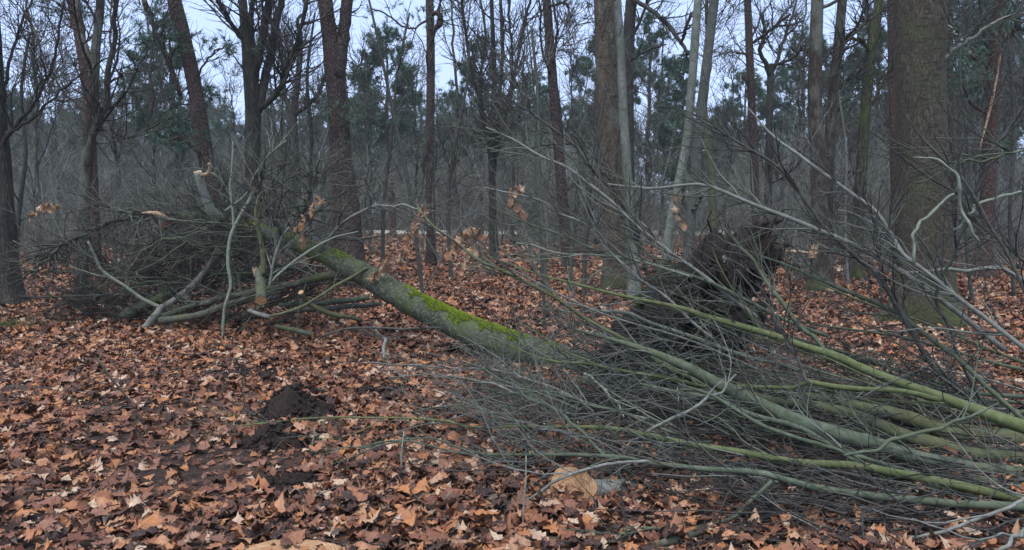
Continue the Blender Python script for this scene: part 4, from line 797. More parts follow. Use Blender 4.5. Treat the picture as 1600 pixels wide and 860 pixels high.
# ------------------------------------------------------------------ brush pile at the right (butts at the right, tips to the left)
G_ = 'greenstick'
BR = [
 ('brightest yellow-green branch, thick at the right edge and longest of the pile', [(1600, 668, 22), (1522, 640, 19), (1469, 623, 16), (1366, 587, 14), (1303, 559, 13), (1256, 547, 11), (1178, 519, 10), (1100, 494, 9), (1059, 478, 7), (966, 459, 5), (894, 442, 4), (841, 430, 3), (762, 400, 2)], 4.6, 5.9, 'lime', 16, .8),
 ('yellow-green fork lying just under the brightest branch', [(1469, 625, 9), (1412, 615, 9), (1350, 612, 9), (1300, 606, 9), (1262, 598, 8), (1240, 606, 7), (1170, 606, 7), (1110, 605, 6), (1040, 590, 6), (960, 578, 5), (916, 567, 5), (850, 560, 3), (762, 525, 2)], 4.75, 5.4, 'lime', 14, 0),
 ('thickest grey-green pole in the middle of the brush pile', [(1600, 756, 21), (1506, 728, 22), (1412, 706, 24), (1366, 690, 25), (1272, 665, 26), (1194, 634, 24), (1141, 609, 21), (1053, 562, 15), (980, 535, 8), (900, 515, 4)], 4.35, 5.3, 'greenstick', 10, 1.0),
 ('second thick olive pole just above the thickest one', [(1600, 740, 21), (1537, 718, 21), (1475, 697, 21), (1412, 681, 21), (1366, 662, 20), (1287, 637, 18), (1209, 624, 13), (1130, 600, 8), (1040, 585, 4)], 4.6, 5.3, 'olive', 10, 1.0),
 ('dark olive pole lying highest among the thick poles at right', [(1600, 724, 26), (1506, 688, 26), (1444, 664, 24), (1381, 645, 21), (1303, 627, 16), (1230, 615, 9), (1150, 600, 4)], 4.95, 5.5, 'olive', 8, 1.0),
 ('long pale-green branch second from the bottom, tip reaching over the soil mound', [(1600, 781, 15), (1537, 768, 15), (1459, 752, 14), (1381, 737, 14), (1334, 728, 13), (1241, 724, 12), (1162, 709, 11), (1090, 699, 10), (1012, 684, 9), (950, 671, 7), (856, 667, 5), (794, 665, 5), (737, 667, 4), (706, 657, 4), (628, 652, 3), (519, 655, 3), (434, 662, 2.5), (362, 666, 2)], 3.95, 5.2, 'lime', 20, .8),
 ('lowest long pale-green branch along the foot of the pile', [(1600, 790, 14), (1506, 787, 13), (1412, 779, 13), (1334, 771, 12), (1256, 759, 11), (1194, 743, 10), (1100, 734, 9), (1012, 721, 8), (966, 715, 7), (887, 715, 6), (809, 713, 5), (747, 712, 4), (700, 706, 3), (640, 690, 3), (560, 702, 2)], 3.75, 4.5, 'greenstick', 18, .8),
 ('straight thin green branch crossing upward over the thick poles', [(1319, 712, 5), (1366, 700, 6), (1412, 684, 6), (1460, 670, 6), (1506, 656, 5), (1560, 630, 3)], 4.0, 4.1, 'greenstick', 5, 0),
 ('thin grey branch sagging along the bottom right picture edge', [(1600, 785, 6), (1578, 793, 6), (1506, 818, 6), (1444, 837, 6), (1381, 849, 5), (1287, 845, 4), (1194, 845, 3)], 3.55, 3.5, 'graystick', 8, .4),
 ('thin green branch curving over the leaves right of the sawn log', [(1206, 752, 6), (1180, 785, 6), (1150, 810, 6), (1090, 824, 5), (997, 827, 5), (940, 838, 4), (887, 846, 3), (816, 857, 3)], 3.75, 3.45, 'greenstick', 6, 0),
 ('thin arching stem passing left over the sawn log face', [(1012, 721, 5), (950, 728, 5), (887, 740, 5), (841, 768, 4), (794, 793, 4), (700, 813, 2)], 3.95, 3.75, 'graystick', 5, 0),
 ('long thin branch rising highest at centre-right, level tip before the beeches', [(1475, 475, 8), (1428, 439, 8), (1381, 408, 8), (1330, 380, 7), (1287, 361, 7), (1241, 342, 7), (1178, 321, 6), (1122, 299, 6), (1090, 291, 5), (1020, 290, 4), (950, 288, 3)], 5.4, 5.9, 'graystick', 14, .5),
 ('dark bent stem standing before the widest trunk foot', [(1506, 619, 7), (1475, 594, 7), (1444, 556, 7), (1416, 509, 8), (1400, 478, 8), (1375, 437, 8), (1341, 408, 6), (1303, 374, 5), (1270, 340, 3)], 5.3, 5.7, 'darkstick', 12, .3),
 ('long grey branch running from the right edge up to the close pair', [(1600, 541, 8), (1537, 494, 7), (1475, 450, 7), (1412, 400, 6), (1397, 380, 6), (1366, 333, 6), (1319, 296, 6), (1256, 246, 5), (1206, 211, 4), (1170, 170, 2)], 5.0, 5.8, 'graystick', 14, .5),
 ('thin dark twig stem falling from upper centre to the close pair foot', [(1290, 360, 6), (1256, 305, 6), (1225, 271, 5), (1178, 236, 4), (1110, 195, 3), (1080, 165, 2)], 5.6, 5.8, 'darkstick', 10, 0),
 ('thin stem curving down across the right side of the widest trunk', [(1600, 450, 5), (1584, 418, 5), (1553, 367, 5), (1522, 305, 5), (1481, 255, 5), (1450, 220, 4), (1416, 180, 2)], 5.0, 5.3, 'darkstick', 10, .4),
 ('smooth whitish twig hooking over the widest trunk', [(1530, 378, 4), (1516, 355, 5), (1503, 321, 5), (1494, 277, 5), (1483, 260, 4), (1469, 250, 4), (1450, 246, 3), (1428, 246, 2)], 4.9, 4.9, 'pale', 0, 0),
 ('whitish elbow twig low on the widest trunk', [(1428, 412, 5), (1430, 385, 5), (1431, 362, 5), (1459, 333, 5), (1480, 313, 4), (1491, 303, 3)], 5.0, 5.0, 'pale', 0, 0),
 ('pale green zigzag twig between widest trunk and right edge', [(1491, 360, 4), (1516, 333, 5), (1534, 318, 5), (1578, 303, 4), (1605, 305, 3)], 5.2, 5.2, 'pale', 0, 0),
 ('level thin twig leaving the right edge at mid height', [(1610, 232, 5), (1570, 243, 4), (1537, 253, 4), (1510, 254, 3), (1481, 253, 2)], 5.4, 5.4, 'greenstick', 6, 0),
 ('thin stem slanting over the widest trunk to the right edge', [(1605, 410, 5), (1544, 361, 5), (1497, 308, 4), (1453, 274, 4), (1381, 224, 2)], 5.3, 5.5, 'darkstick', 8, .3),
 ('level branch with pale top lying behind the pile at the right edge', [(1605, 440, 8), (1562, 421, 7), (1500, 420, 6), (1450, 422, 5), (1406, 426, 3)], 6.2, 6.3, 'graystick', 8, .3),
 ('dark curved branch rising left of the big brown trunk', [(1030, 470, 7), (1022, 449, 7), (1006, 405, 7), (987, 358, 7), (972, 324, 6), (947, 289, 6), (916, 255, 5), (903, 233, 5), (878, 211, 4), (834, 180, 3), (765, 140, 2)], 6.0, 6.2, 'darkstick', 14, .2),
 ('long pale twig crossing the big brown trunk towards upper left', [(1150, 470, 6), (1080, 415, 6), (1000, 355, 5), (969, 324, 5), (919, 286, 5), (881, 258, 4), (825, 233, 4), (759, 199, 2)], 5.7, 6.1, 'graystick', 14, .2),
 ('thin twig stem parallel below the long pale twig', [(1080, 500, 5), (1030, 455, 5), (981, 418, 4), (950, 386, 4), (919, 355, 4), (875, 330, 3), (841, 311, 3), (756, 293, 2)], 5.6, 5.9, 'graystick', 14, .2),
 ('long straight twig from the root plate front to open leaf floor', [(1230, 500, 6), (1200, 488, 6), (1122, 449, 6), (1059, 427, 5), (1012, 411, 5), (944, 396, 5), (900, 377, 4), (841, 355, 3), (781, 330, 2)], 5.6, 6.0, 'greenstick', 12, .3),
 ('thin level twig ending left above the open leaf floor', [(1040, 420, 4), (1012, 411, 4), (950, 399, 4), (900, 397, 3), (856, 392, 3), (806, 380, 2)], 5.7, 5.9, 'pale', 8, .2),
 ('long olive sapling stem carrying dry leaf clusters to upper left', [(1100, 600, 7), (1044, 572, 7), (1012, 550, 7), (966, 525, 6), (919, 500, 6), (881, 475, 6), (825, 444, 6), (778, 420, 6), (741, 402, 5), (700, 372, 4), (677, 356, 4), (662, 338, 3), (650, 318, 2)], 5.2, 6.4, 'olive', 12, .2),
 ('bluish pale branch lying before the root plate', [(1200, 565, 7), (1137, 547, 7), (1075, 525, 7), (1012, 506, 6), (966, 488, 6), (916, 481, 3), (870, 470, 2)], 5.9, 6.3, 'pale', 10, .3),
 ('pale peeled stick leaning steeply on the root plate', [(1206, 556, 8), (1187, 512, 9), (1169, 481, 9), (1153, 441, 8), (1140, 418, 8), (1131, 400, 6)], 6.4, 6.6, 'pale', 0, 0),
 ('thin green stick rising from the brightest branch to the root plate top', [(1290, 550, 7), (1256, 516, 7), (1219, 466, 7), (1203, 449, 6), (1175, 405, 6), (1150, 378, 5), (1131, 358, 3)], 5.3, 5.9, 'greenstick', 6, 0),
 ('long grey-green stem from the pile top right down past the root plate', [(1575, 635, 8), (1537, 600, 8), (1497, 562, 8), (1469, 541, 8), (1422, 503, 8), (1391, 484, 7), (1303, 447, 6), (1262, 431, 6), (1209, 406, 4), (1150, 385, 2)], 5.0, 6.0, 'greenstick', 14, .3),
 ('thin black stem arching down onto the yellow-green fork joint', [(1262, 600, 5), (1247, 566, 5), (1225, 525, 5), (1203, 481, 5), (1178, 456, 4), (1150, 420, 2)], 4.8, 5.1, 'darkstick', 5, 0),
 ('thin black wavy stem before the widest trunk foot', [(1544, 637, 5), (1516, 594, 5), (1491, 550, 5), (1478, 503, 5), (1458, 469, 5), (1464, 436, 5), (1453, 396, 4), (1431, 364, 3)], 5.2, 5.3, 'darkstick', 8, .2),
 ('thin upright dark twig left of the widest trunk', [(1378, 470, 4), (1376, 440, 4), (1375, 392, 4), (1369, 358, 3), (1356, 320, 2), (1340, 290, 1.5)], 5.4, 5.4, 'darkstick', 8, 0),
 ('small pale curved twig drooping before the root plate base', [(912, 584, 4), (944, 606, 5), (962, 631, 4), (975, 652, 3)], 5.2, 4.9, 'pale', 3, 0),
 ('thin straight twig crossing the dark hollow upward to the right', [(981, 690, 4), (1028, 665, 5), (1090, 634, 5), (1128, 609, 4), (1150, 585, 3)], 4.6, 4.8, 'graystick', 4, 0),
 ('thin twig reaching left over the leaves above the long pale-green branch', [(1010, 660, 5), (966, 643, 5), (887, 617, 5), (850, 612, 4), (778, 618, 4), (700, 634, 3), (640, 645, 2)], 4.7, 5.2, 'greenstick', 10, .2),
 ('thin straight twig joining the lowest branch from upper left', [(945, 712, 5), (919, 684, 5), (887, 652, 5), (834, 624, 4), (790, 596, 3), (740, 560, 2)], 4.2, 5.0, 'greenstick', 8, 0),
 ('long thin twig reaching far left just below the mossy trunk foot', [(1010, 655, 5), (966, 644, 5), (887, 619, 5), (825, 594, 4), (772, 577, 4), (700, 572, 3), (640, 569, 2.5), (575, 566, 2)], 4.9, 6.0, 'graystick', 12, 0),
 ('thin twig second below the mossy trunk foot, tip on bare soil', [(900, 650, 4), (850, 628, 4), (787, 607, 4), (740, 594, 3), (706, 588, 3), (660, 587, 2), (612, 590, 2)], 4.9, 5.8, 'graystick', 9, 0),
 ('bundle-end twig trailing over leaves left of the lowest branch', [(760, 710, 4), (737, 704, 4), (700, 692, 3), (659, 686, 3), (628, 685, 3), (581, 694, 2), (481, 715, 2)], 4.3, 4.6, 'greenstick', 8, 0),
 ('dark green pole half hidden beneath the thickest pole', [(1319, 708, 9), (1287, 688, 9), (1241, 666, 9), (1178, 649, 9), (1119, 624, 8), (1053, 612, 7), (1000, 600, 4)], 4.5, 5.0, 'greenstick', 8, .8),
 ('thin green pole bowed along the dark hollow of the pile', [(1420, 735, 7), (1340, 715, 7), (1270, 690, 7), (1200, 668, 7), (1150, 645, 6), (1110, 620, 5), (1060, 600, 3)], 4.2, 4.8, 'greenstick', 8, .6),
 ('dark pole low in the shadow near the bottom of the pile', [(1600, 812, 9), (1500, 806, 9), (1400, 800, 8), (1300, 790, 8), (1200, 778, 7), (1120, 770, 5)], 3.75, 3.9, 'darkstick', 12, .6),
 ('grey branch dipping out of the lower right corner', [(1640, 800, 7), (1600, 830, 7), (1575, 850, 7), (1550, 880, 6)], 3.4, 3.2, 'graystick', 2, 0),
 ('very long thin twig rising from the pile to the bent pines top right', [(1480, 420, 5), (1500, 370, 5), (1530, 290, 4), (1560, 230, 4), (1610, 150, 3)], 5.8, 5.6, 'darkstick', 9, .2),
]
tipcols = ['twig', 'twigpale', 'twiggreen', 'twigdark']
for i, (lab, pts, d0, d1, mt, n, ext) in enumerate(BR):
    branch(lab, pts, d0, d1, M[mt], twigs=int(n * (1.9 if max(q[1] for q in pts) < 625 else .75)) if n else None, twigmat='twigdark' if mt == 'darkstick' else tipcols[i % 3], ext=ext, group='cut branches of the right brush pile', name='brush_branch', m=44, k=14 if pts[0][2] > 10 else 7, lump=.045 if pts[0][2] > 10 else .08, side=3, seed=1200 + i, wob=.009, Lt=(.25, .85), ang=(15, 50), up=.02)
for i in range(12):                             # slim poles of the bundle that lie side by side
    f = (i + .5) / 12; yr = 655 + 150 * f + R.uniform(-8, 8); xl = R.uniform(980, 1120); yl = 545 + 170 * f + R.uniform(-18, 18); w0 = R.uniform(6, 11)
    d = float(np.interp(yr, [640, 720, 790], [5.25, 4.75, 4.1]))
    tr = [(1640 - (1640 - xl) * q, yr + (yl - yr) * (q ** 1.15) + 14 * sin(q * pi) * R.uniform(-.2, 1), w0 * (1 - .7 * q)) for q in (0, .2, .4, .6, .8, 1)]
    branch('slim %s pole, %s of twelve from the top where the bundle ends right' % (['grey-green', 'dark', 'olive', 'grey'][i % 4], (ORD + ['eleventh', 'twelfth'])[i]), tr, d, d + .75, M[['greenstick', 'darkstick', 'olive', 'graystick'][i % 4]], twigs=5, twigmat=tipcols[i % 3], name='slim_pole', group='slim poles of the brush bundle', m=30, k=8, side=1, seed=1400 + i, Lt=(.25, .7), ang=(15, 40), up=.0, wob=.008, ext=.5)
for i in range(34):                             # buried branches that nothing tells apart
    x0 = R.uniform(1180, 1720); f0 = R.random(); d = 5.1 + 1.2 * f0
    y0 = np.interp(d, [3.8, 4.5, 5.2, 6.1], [800, 745, 680, 620]) + R.uniform(-35, 5)
    a = R.normal(.2, .14); Lp = R.uniform(330, 650)
    w0 = R.uniform(3.5, 8)
    tr = []
    for f in (0, .25, .5, .75, 1):
        tr.append((x0 - cos(a) * Lp * f, y0 - sin(a) * Lp * f * (.75 + .35 * f) + R.normal(0, 8), w0 * (1 - .75 * f)))
    branch('thin grey-green branch buried among the twigs of the right brush pile', tr, d, d + R.uniform(0, .8), M[['greenstick', 'graystick', 'darkstick', 'olive'][i % 4]], twigs=9, twigmat=tipcols[i % 4], name='buried_branch', group='buried branches of the right brush pile', m=22, k=6, side=2, seed=1500 + i, Lt=(.25, .8), ang=(15, 55), up=.0, wob=.012)
# loose tangle of the finest twigs inside the pile
n = 430
cx_ = 810 + 810 * R.random(n) ** 1.9; dd = np.where(cx_ < 1180, R.uniform(4.1, 6.4, n), R.uniform(4.75, 6.2, n)); yy = np.interp(dd, [3.8, 4.5, 5.2, 6.2], [790, 725, 665, 595]) - R.random(n) ** 1.3 * np.interp(cx_, [790, 1000, 1250, 1640], [50, 120, 100, 60])
p = np.array([P(a, b_, c_) for a, b_, c_ in zip(cx_, yy, dd)]); p[:, 2] = np.maximum(p[:, 2], .03)
d = nrm(np.stack([-np.abs(R.normal(.8, .5, n)) * np.sign(R.random(n) - .15), R.normal(0, .5, n), R.normal(.15, .35, n)], 1)); L_ = R.uniform(.3, 1.0, n)
pts = [p]
for k in range(5): d = nrm(d + R.normal(0, .13, (n, 3))); q = pts[-1] + d * (L_ / 5)[:, None]; q[:, 2] = np.maximum(q[:, 2], .02); pts.append(q)
pts = np.stack(pts, 1); rad = R.uniform(.0022, .0055, (n, 1)) * np.linspace(1, .45, 6)[None]
n2_ = 60; x2 = R.uniform(1040, 1640, n2_); d2 = R.uniform(3.85, 4.6, n2_); y2 = np.interp(d2, [3.75, 4.5], [815, 742]) - R.random(n2_) * 10
p = np.array([P(a, b_, c_) for a, b_, c_ in zip(x2, y2, d2)]); p[:, 2] = np.maximum(p[:, 2], .025); d = nrm(np.stack([-np.ones(n2_), R.normal(0, .4, n2_), R.normal(.04, .14, n2_)], 1)); L2 = R.uniform(.4, 1.1, n2_); q_ = [p]
for k in range(5): d = nrm(d + R.normal(0, .12, (n2_, 3)) * np.array([1, 1, .5])); e = q_[-1] + d * (L2 / 5)[:, None]; e[:, 2] = np.maximum(e[:, 2], .02); q_.append(e)
pts = np.concatenate([pts, np.stack(q_, 1)]); rad = np.concatenate([rad, R.uniform(.0028, .006, (n2_, 1)) * np.linspace(1, .4, 6)[None]])
B, br = grow(pts, rad, 2600, (.1, .4), (20, 60), up=0, wig=.2, npt=4, t0=.1, rfac=.7, rmin=.002, rmax=.0035, zmin=.015)
tw = obj_from('twig_tangle', *merge([tubes(pts, rad, 4), tubes(B, br, 3)]), M['twigpale'], kind='stuff'); tag(tw, 'tangle of finest grey twigs inside the right brush pile', 'twigs')

n = 330; x2 = 930 + 710 * R.random(n); d2 = R.uniform(3.6, 6.0, n); x2 = np.where(d2 < 4.15, np.maximum(x2, 1180 + 200 * R.random(n)), x2); g_ = np.stack([(x2 - 800) / FPX * d2, d2, R.random(n) ** 1.5 * .06 + .02], 1)
d = nrm(np.stack([-np.ones(n), R.normal(0, .9, n), R.normal(.03, .2, n)], 1)); L2 = R.uniform(.35, 1.2, n); q_ = [g_]
for k in range(5): d = nrm(d + R.normal(0, .15, (n, 3)) * np.array([1, 1, .5])); e = q_[-1] + d * (L2 / 5)[:, None]; e[:, 2] = np.clip(e[:, 2], .02, .11 + .12 * (d2 > 5.2)); q_.append(e)
pts = np.stack(q_, 1); rad = R.uniform(.003, .008, (n, 1)) * np.linspace(1, .4, 6)[None]; B, br = grow(pts, rad, 1500, (.12, .45), (20, 60), up=0, wig=.2, npt=4, t0=.1, rfac=.6, rmin=.002, rmax=.004, zmin=.015)
tw = obj_from('dark_twig_tangle', *merge([tubes(pts, rad, 4), tubes(B, br, 3)]), M['twigdark'], kind='stuff'); tag(tw, 'dark tangle of fine twigs low beneath the poles of the pile', 'twigs')  # dark-coloured twigs added to deepen the shade beneath the poles

# ------------------------------------------------------------------ sawn log, stump, soil mounds, short log, weeds
c0 = P(893, 772, 3.95); ax = nrm(np.array([.86, .50, -.06])); nf = nrm(np.array([-.42, -.80, .34]))
o = thing('sawn_log', 'short log with broad tan sawn face on the leaves below the pile', 'log', (c0[0], c0[1], 0))
k = 30; u = nrm(np.cross(ax, [0, 0, 1])); v = np.cross(u, ax); a = np.arange(k) * 2 * pi / k; r0 = .115
ring = (u[None] * np.cos(a)[:, None] * r0 + v[None] * np.sin(a)[:, None] * r0 * .9) * (1 + .1 * np.sin(3 * a + .6)[:, None] + .03 * R.normal(size=(k, 1)))
cb = np.array([c0[0], c0[1], .085])
face = ring + cb - ((ring @ nf) / (ax @ nf))[:, None] * ax * .85
rings = [face] + [cb + ring * (.6 - .1 * f) + ax * (.10 + .3 * f) - np.array([0, 0, .035 + .02 * f]) for f in (0, .25, .5, .75, 1)]
V = np.concatenate(rings + [[cb + ax * .40 - np.array([0, 0, .055])]]); F4 = np.concatenate([np.stack([i * k + np.arange(k), (i + 1) * k + np.arange(k), (i + 1) * k + (np.arange(k) + 1) % k, i * k + (np.arange(k) + 1) % k], 1) for i in range(5)])
F3 = np.stack([np.full(k, 6 * k), 5 * k + (np.arange(k) + 1) % k, 5 * k + np.arange(k)], 1)
obj_from('bark', V, [F4, F3], M['graystick'], o)
fc = face.mean(0); V = np.concatenate([[fc], fc + (face - fc) * .5 + R.normal(0, .003, (k, 3)), face]) + nf * .004; j = np.arange(k); jn = (j + 1) % k
obj_from('sawn_face', V, [np.stack([0 * j, 1 + j, 1 + jn], 1), np.stack([1 + j, 1 + k + j, 1 + k + jn, 1 + jn], 1)], M['sawn'], o)
c0 = P(455, 893, 3.22); o = thing('tree_stump', 'low pale sawn stump cut off by the bottom picture edge', 'stump', (c0[0], c0[1], 0))
a = np.arange(36) * 2 * pi / 36; rr = .23 * (1 + .07 * np.sin(3 * a + 1) + .05 * R.normal(size=36) * .5)
rings = [np.stack([c0[0] + np.cos(a) * rr * f, c0[1] + np.sin(a) * rr * f * .8, np.full(36, z)], 1) for f, z in ((1.15, -.05), (1.05, .02), (1.0, .045))]
V = np.concatenate(rings); j = np.arange(36); jn = (j + 1) % 36
obj_from('bark', V, [np.concatenate([np.stack([i * 36 + j, i * 36 + jn, (i + 1) * 36 + jn, (i + 1) * 36 + j], 1) for i in range(2)])], M['crownbark'], o)
cc = np.array([c0[0], c0[1], .048]); V = np.concatenate([[cc], cc + (rings[2] - cc) * .55 + R.normal(0, .003, (36, 3)), rings[2] + np.array([0, 0, .003])])
obj_from('sawn_top', V, [np.stack([0 * j, 1 + j, 1 + jn], 1), np.stack([1 + j, 37 + j, 37 + jn, 1 + jn], 1)], M['sawn'], o)
branch('short mossy log piece at the bottom edge right of the sawn log', [(1022, 862, 13), (1060, 850, 14), (1100, 836, 13)], 3.42, 3.6, M['crownbark'], name='log_piece', cat='log', m=10, k=12, cutface=True)
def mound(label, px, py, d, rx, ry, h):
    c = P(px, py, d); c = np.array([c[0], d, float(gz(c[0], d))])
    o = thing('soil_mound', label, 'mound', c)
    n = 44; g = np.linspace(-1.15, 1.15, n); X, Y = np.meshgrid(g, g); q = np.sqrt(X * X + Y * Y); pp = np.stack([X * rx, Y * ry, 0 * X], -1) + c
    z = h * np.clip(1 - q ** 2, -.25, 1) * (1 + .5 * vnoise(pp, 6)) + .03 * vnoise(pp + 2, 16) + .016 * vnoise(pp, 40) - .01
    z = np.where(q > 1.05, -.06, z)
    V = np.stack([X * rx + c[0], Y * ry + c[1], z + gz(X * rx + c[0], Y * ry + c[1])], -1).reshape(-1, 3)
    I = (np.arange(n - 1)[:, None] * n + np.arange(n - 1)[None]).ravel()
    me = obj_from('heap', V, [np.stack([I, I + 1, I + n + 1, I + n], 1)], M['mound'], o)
    m_ = 190; a = R.random(m_) * 6.28; q = R.random(m_) ** .6; x = np.cos(a) * q * rx * 1.15; y = np.sin(a) * q * ry * 1.15
    zc = h * np.clip(1 - (q * 1.15) ** 2, 0, 1) + gz(x + c[0], y + c[1]); cl = []
    for i in range(m_):                          # crumbs
        s_ = R.uniform(.008, .028); U_ = nrm(np.array([[1, 1, 1], [-1, -1, 1], [-1, 1, -1], [1, -1, -1], [1.2, 0, .1], [-1.1, .1, 0], [0, 1.1, .2], [.1, -1, 0.]])) * s_ * R.uniform(.7, 1.2, (8, 1))
        cl.append((U_ + np.array([x[i] + c[0], y[i] + c[1], zc[i] + .005]), [np.array([[4, 6, 0], [4, 0, 7], [7, 0, 1], [0, 6, 1], [6, 5, 1], [5, 7, 1], [4, 3, 6], [4, 7, 3], [6, 2, 5], [3, 2, 6], [7, 5, 3], [5, 2, 3]])]))
    obj_from('clods', *merge(cl), M['mound'], o, kind='stuff')
mound('larger dark bare soil mound amid the leaves at left centre', 464, 655, 5.65, .30, .28, .24)
mound('lower dark soil mound just in front of the larger one', 440, 706, 5.05, .26, .25, .10)
mound('flat dark patch of churned soil below the fallen crown', 385, 580, 7.1, .45, .3, .03)
mound('thin spread of dark soil right of the larger mound', 592, 608, 6.5, .36, .22, .02)
mound('small dark soil spill near the bottom of the picture', 457, 782, 4.2, .20, .13, .03)
mound('flat dark soil patch standing in for shade under the bundle of poles', 1370, 715, 4.95, 1.7, .85, .02)  # soil coloured dark so the gaps between the poles look shaded
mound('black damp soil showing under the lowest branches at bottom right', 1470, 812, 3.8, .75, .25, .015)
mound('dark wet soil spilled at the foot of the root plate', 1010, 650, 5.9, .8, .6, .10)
for lab, tr, d0 in (('single pale dry stalk standing upright left of the sawn log', [(819, 855, 3), (820, 800, 3), (822, 750, 3), (822, 712, 2)], 3.6), ('single pale dry stalk standing in the open leaves at centre', [(623, 782, 3), (626, 740, 3), (629, 700, 3), (631, 674, 2)], 4.2),
                    ('thin pale forked stalk beside the lower soil mound', [(481, 727, 2.5), (486, 705, 2.5), (490, 685, 2.5), (492, 668, 2)], 4.75), ('pale stick leaning on leaves at bottom centre', [(545, 850, 4), (525, 820, 4), (510, 808, 3)], 3.6), ('slender pale twig lying at bottom centre right', [(675, 830, 3), (688, 795, 3), (703, 770, 2.5)], 3.75),
                    ('thin dark stick lying on the leaves at the left edge', [(0, 608, 5), (35, 605, 5), (70, 611, 4)], 6.4), ('long thin pale twig lying on the leaves at left', [(0, 673, 4), (60, 672, 4), (110, 668, 4), (165, 675, 3)], 5.35), ('thin curved twig lying left of the soil mound', [(120, 640, 3), (180, 642, 3), (225, 641, 2)], 5.85),
                    ('thin dark twig on leaves in the lower left', [(150, 560, 3), (190, 610, 3), (225, 650, 3), (240, 660, 2)], 5.9), ('grey stick end on the leaves at bottom left of the stump', [(405, 838, 6), (440, 848, 6), (470, 852, 5)], 3.55)):
    branch(lab, tr, d0, d0 + .05, M['pale' if 'pale' in lab else 'darkstick'], name='dry_stalk' if 'stalk' in lab else 'loose_stick', cat='stalk' if 'stalk' in lab else 'stick', m=12, k=6, wob=.004)

# ------------------------------------------------------------------ leaves
half = [(0, 0), (.13, .05), (.21, .17), (.28, .13), (.40, .31), (.49, .18), (.60, .34), (.70, .19), (.80, .19), (.88, .09), (1.0, 0)]
OY = np.array([h[0] for h in half]); OX = np.array([h[1] for h in half])
mid = [1, 3, 5, 7, 9]
LV = [(0.0, OY[0])] + [(OX[i], OY[i]) for i in range(1, 10)] + [(0.0, 1.0)] + [(-OX[i], OY[i]) for i in range(1, 10)] + [(0.0, OY[i]) for i in mid]
LV = np.array(LV)
def oi_(i, side): return 0 if i == 0 else 10 if i == 10 else (i if side > 0 else 10 + i)
mi_ = {1: 20, 3: 21, 5: 22, 7: 23, 9: 24}
LT = []
for side in (1, -1):
    T_ = [(0, oi_(1, side), mi_[1]), (oi_(9, side), 10, mi_[9])]
    for i in (2, 4, 6, 8): T_ += [(oi_(i - 1, side), oi_(i, side), oi_(i + 1, side)), (mi_[i - 1], oi_(i - 1, side), oi_(i + 1, side)), (mi_[i - 1], oi_(i + 1, side), mi_[i + 1])]
    LT += [t_ if side > 0 else t_[::-1] for t_ in T_]
LT = np.array(LT)
MV = np.array([(0, 0), (.3, .36), (.1, .46), (.34, .62), (.1, .72), (0, 1), (-.1, .72), (-.34, .62), (-.1, .46), (-.3, .36)]); MT = np.array([(0, 1, 2), (2, 3, 4), (4, 5, 6), (6, 7, 8), (8, 9, 0), (0, 2, 8), (2, 4, 6), (2, 6, 8)])
FV = np.array([(0, 0), (.3, .5), (0, 1), (-.3, .5)]); FT = np.array([(0, 1, 2), (0, 2, 3)])
def leaf_batch(tmpl, pos, size, yaw, tilt, az, curl, rng):
    """curled leaves lying at pos -> vertices (n, k, 3)"""
    n = len(pos); x = tmpl[None, :, 0] * rng.uniform(.85, 1.2, (n, 1)); y = tmpl[None, :, 1] - .5
    c1, c2, c3, c4 = (rng.normal(0, s, (n, 1)) for s in (1.3, .8, .9, .25))
    c1 = c1 * curl; c2 = c2 * curl; c3 = c3 * curl
    z = c1 * x * x + c2 * y * y + c3 * x * y + c4 * x + .035 * rng.normal(size=(n, tmpl.shape[0])) * curl
    L = np.stack([x + 0 * z, y + 0 * z, z], -1) * size[:, None, None]
    ca, sa = np.cos(yaw)[:, None], np.sin(yaw)[:, None]
    L = np.stack([L[..., 0] * ca - L[..., 1] * sa, L[..., 0] * sa + L[..., 1] * ca, L[..., 2]], -1)
    k = np.stack([np.cos(az), np.sin(az), 0 * az], 1)[:, None]; ct, st = np.cos(tilt)[:, None, None], np.sin(tilt)[:, None, None]
    L = L * ct + np.cross(np.broadcast_to(k, L.shape), L) * st + k * (L * k).sum(-1, keepdims=True) * (1 - ct)
    return L
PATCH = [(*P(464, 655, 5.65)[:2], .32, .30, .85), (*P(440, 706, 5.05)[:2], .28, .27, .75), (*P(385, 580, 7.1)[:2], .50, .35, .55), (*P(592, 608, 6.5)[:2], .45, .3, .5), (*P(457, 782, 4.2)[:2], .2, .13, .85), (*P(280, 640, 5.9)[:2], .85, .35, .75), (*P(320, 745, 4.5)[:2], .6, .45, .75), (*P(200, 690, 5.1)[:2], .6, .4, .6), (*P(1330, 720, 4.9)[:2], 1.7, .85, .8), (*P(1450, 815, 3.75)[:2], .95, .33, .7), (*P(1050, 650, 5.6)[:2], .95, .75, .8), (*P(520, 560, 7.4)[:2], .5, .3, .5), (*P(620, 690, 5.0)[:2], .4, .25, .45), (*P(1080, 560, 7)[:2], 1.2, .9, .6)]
def scatter(n, d0, d1, rng):
    d = np.sqrt(d0 ** 2 + (d1 ** 2 - d0 ** 2) * rng.random(n)); x = (rng.random(n) * 2 - 1) * (d * .70 + .9)
    keep = np.ones(n, bool)
    for a, b_, rx, ry, pr in PATCH:
        q = ((x - a) / rx) ** 2 + ((d - b_) / ry) ** 2; keep &= ~((q < 1) & (rng.random(n) < pr))
    pp = np.stack([x, d, 0 * x], 1); keep &= rng.random(n) < .93 + .3 * vnoise(pp, 1.1) + .35 * vnoise(pp + 7, 3.0)
    return x[keep], d[keep]
rl = np.random.default_rng(77)
x, d = scatter(21000, 2.7, 9.0, rl); n = len(x)
size = np.clip(rl.lognormal(-2.36, .33, n), .045, .16); lift = rl.random(n) ** 2 * .045 + .012
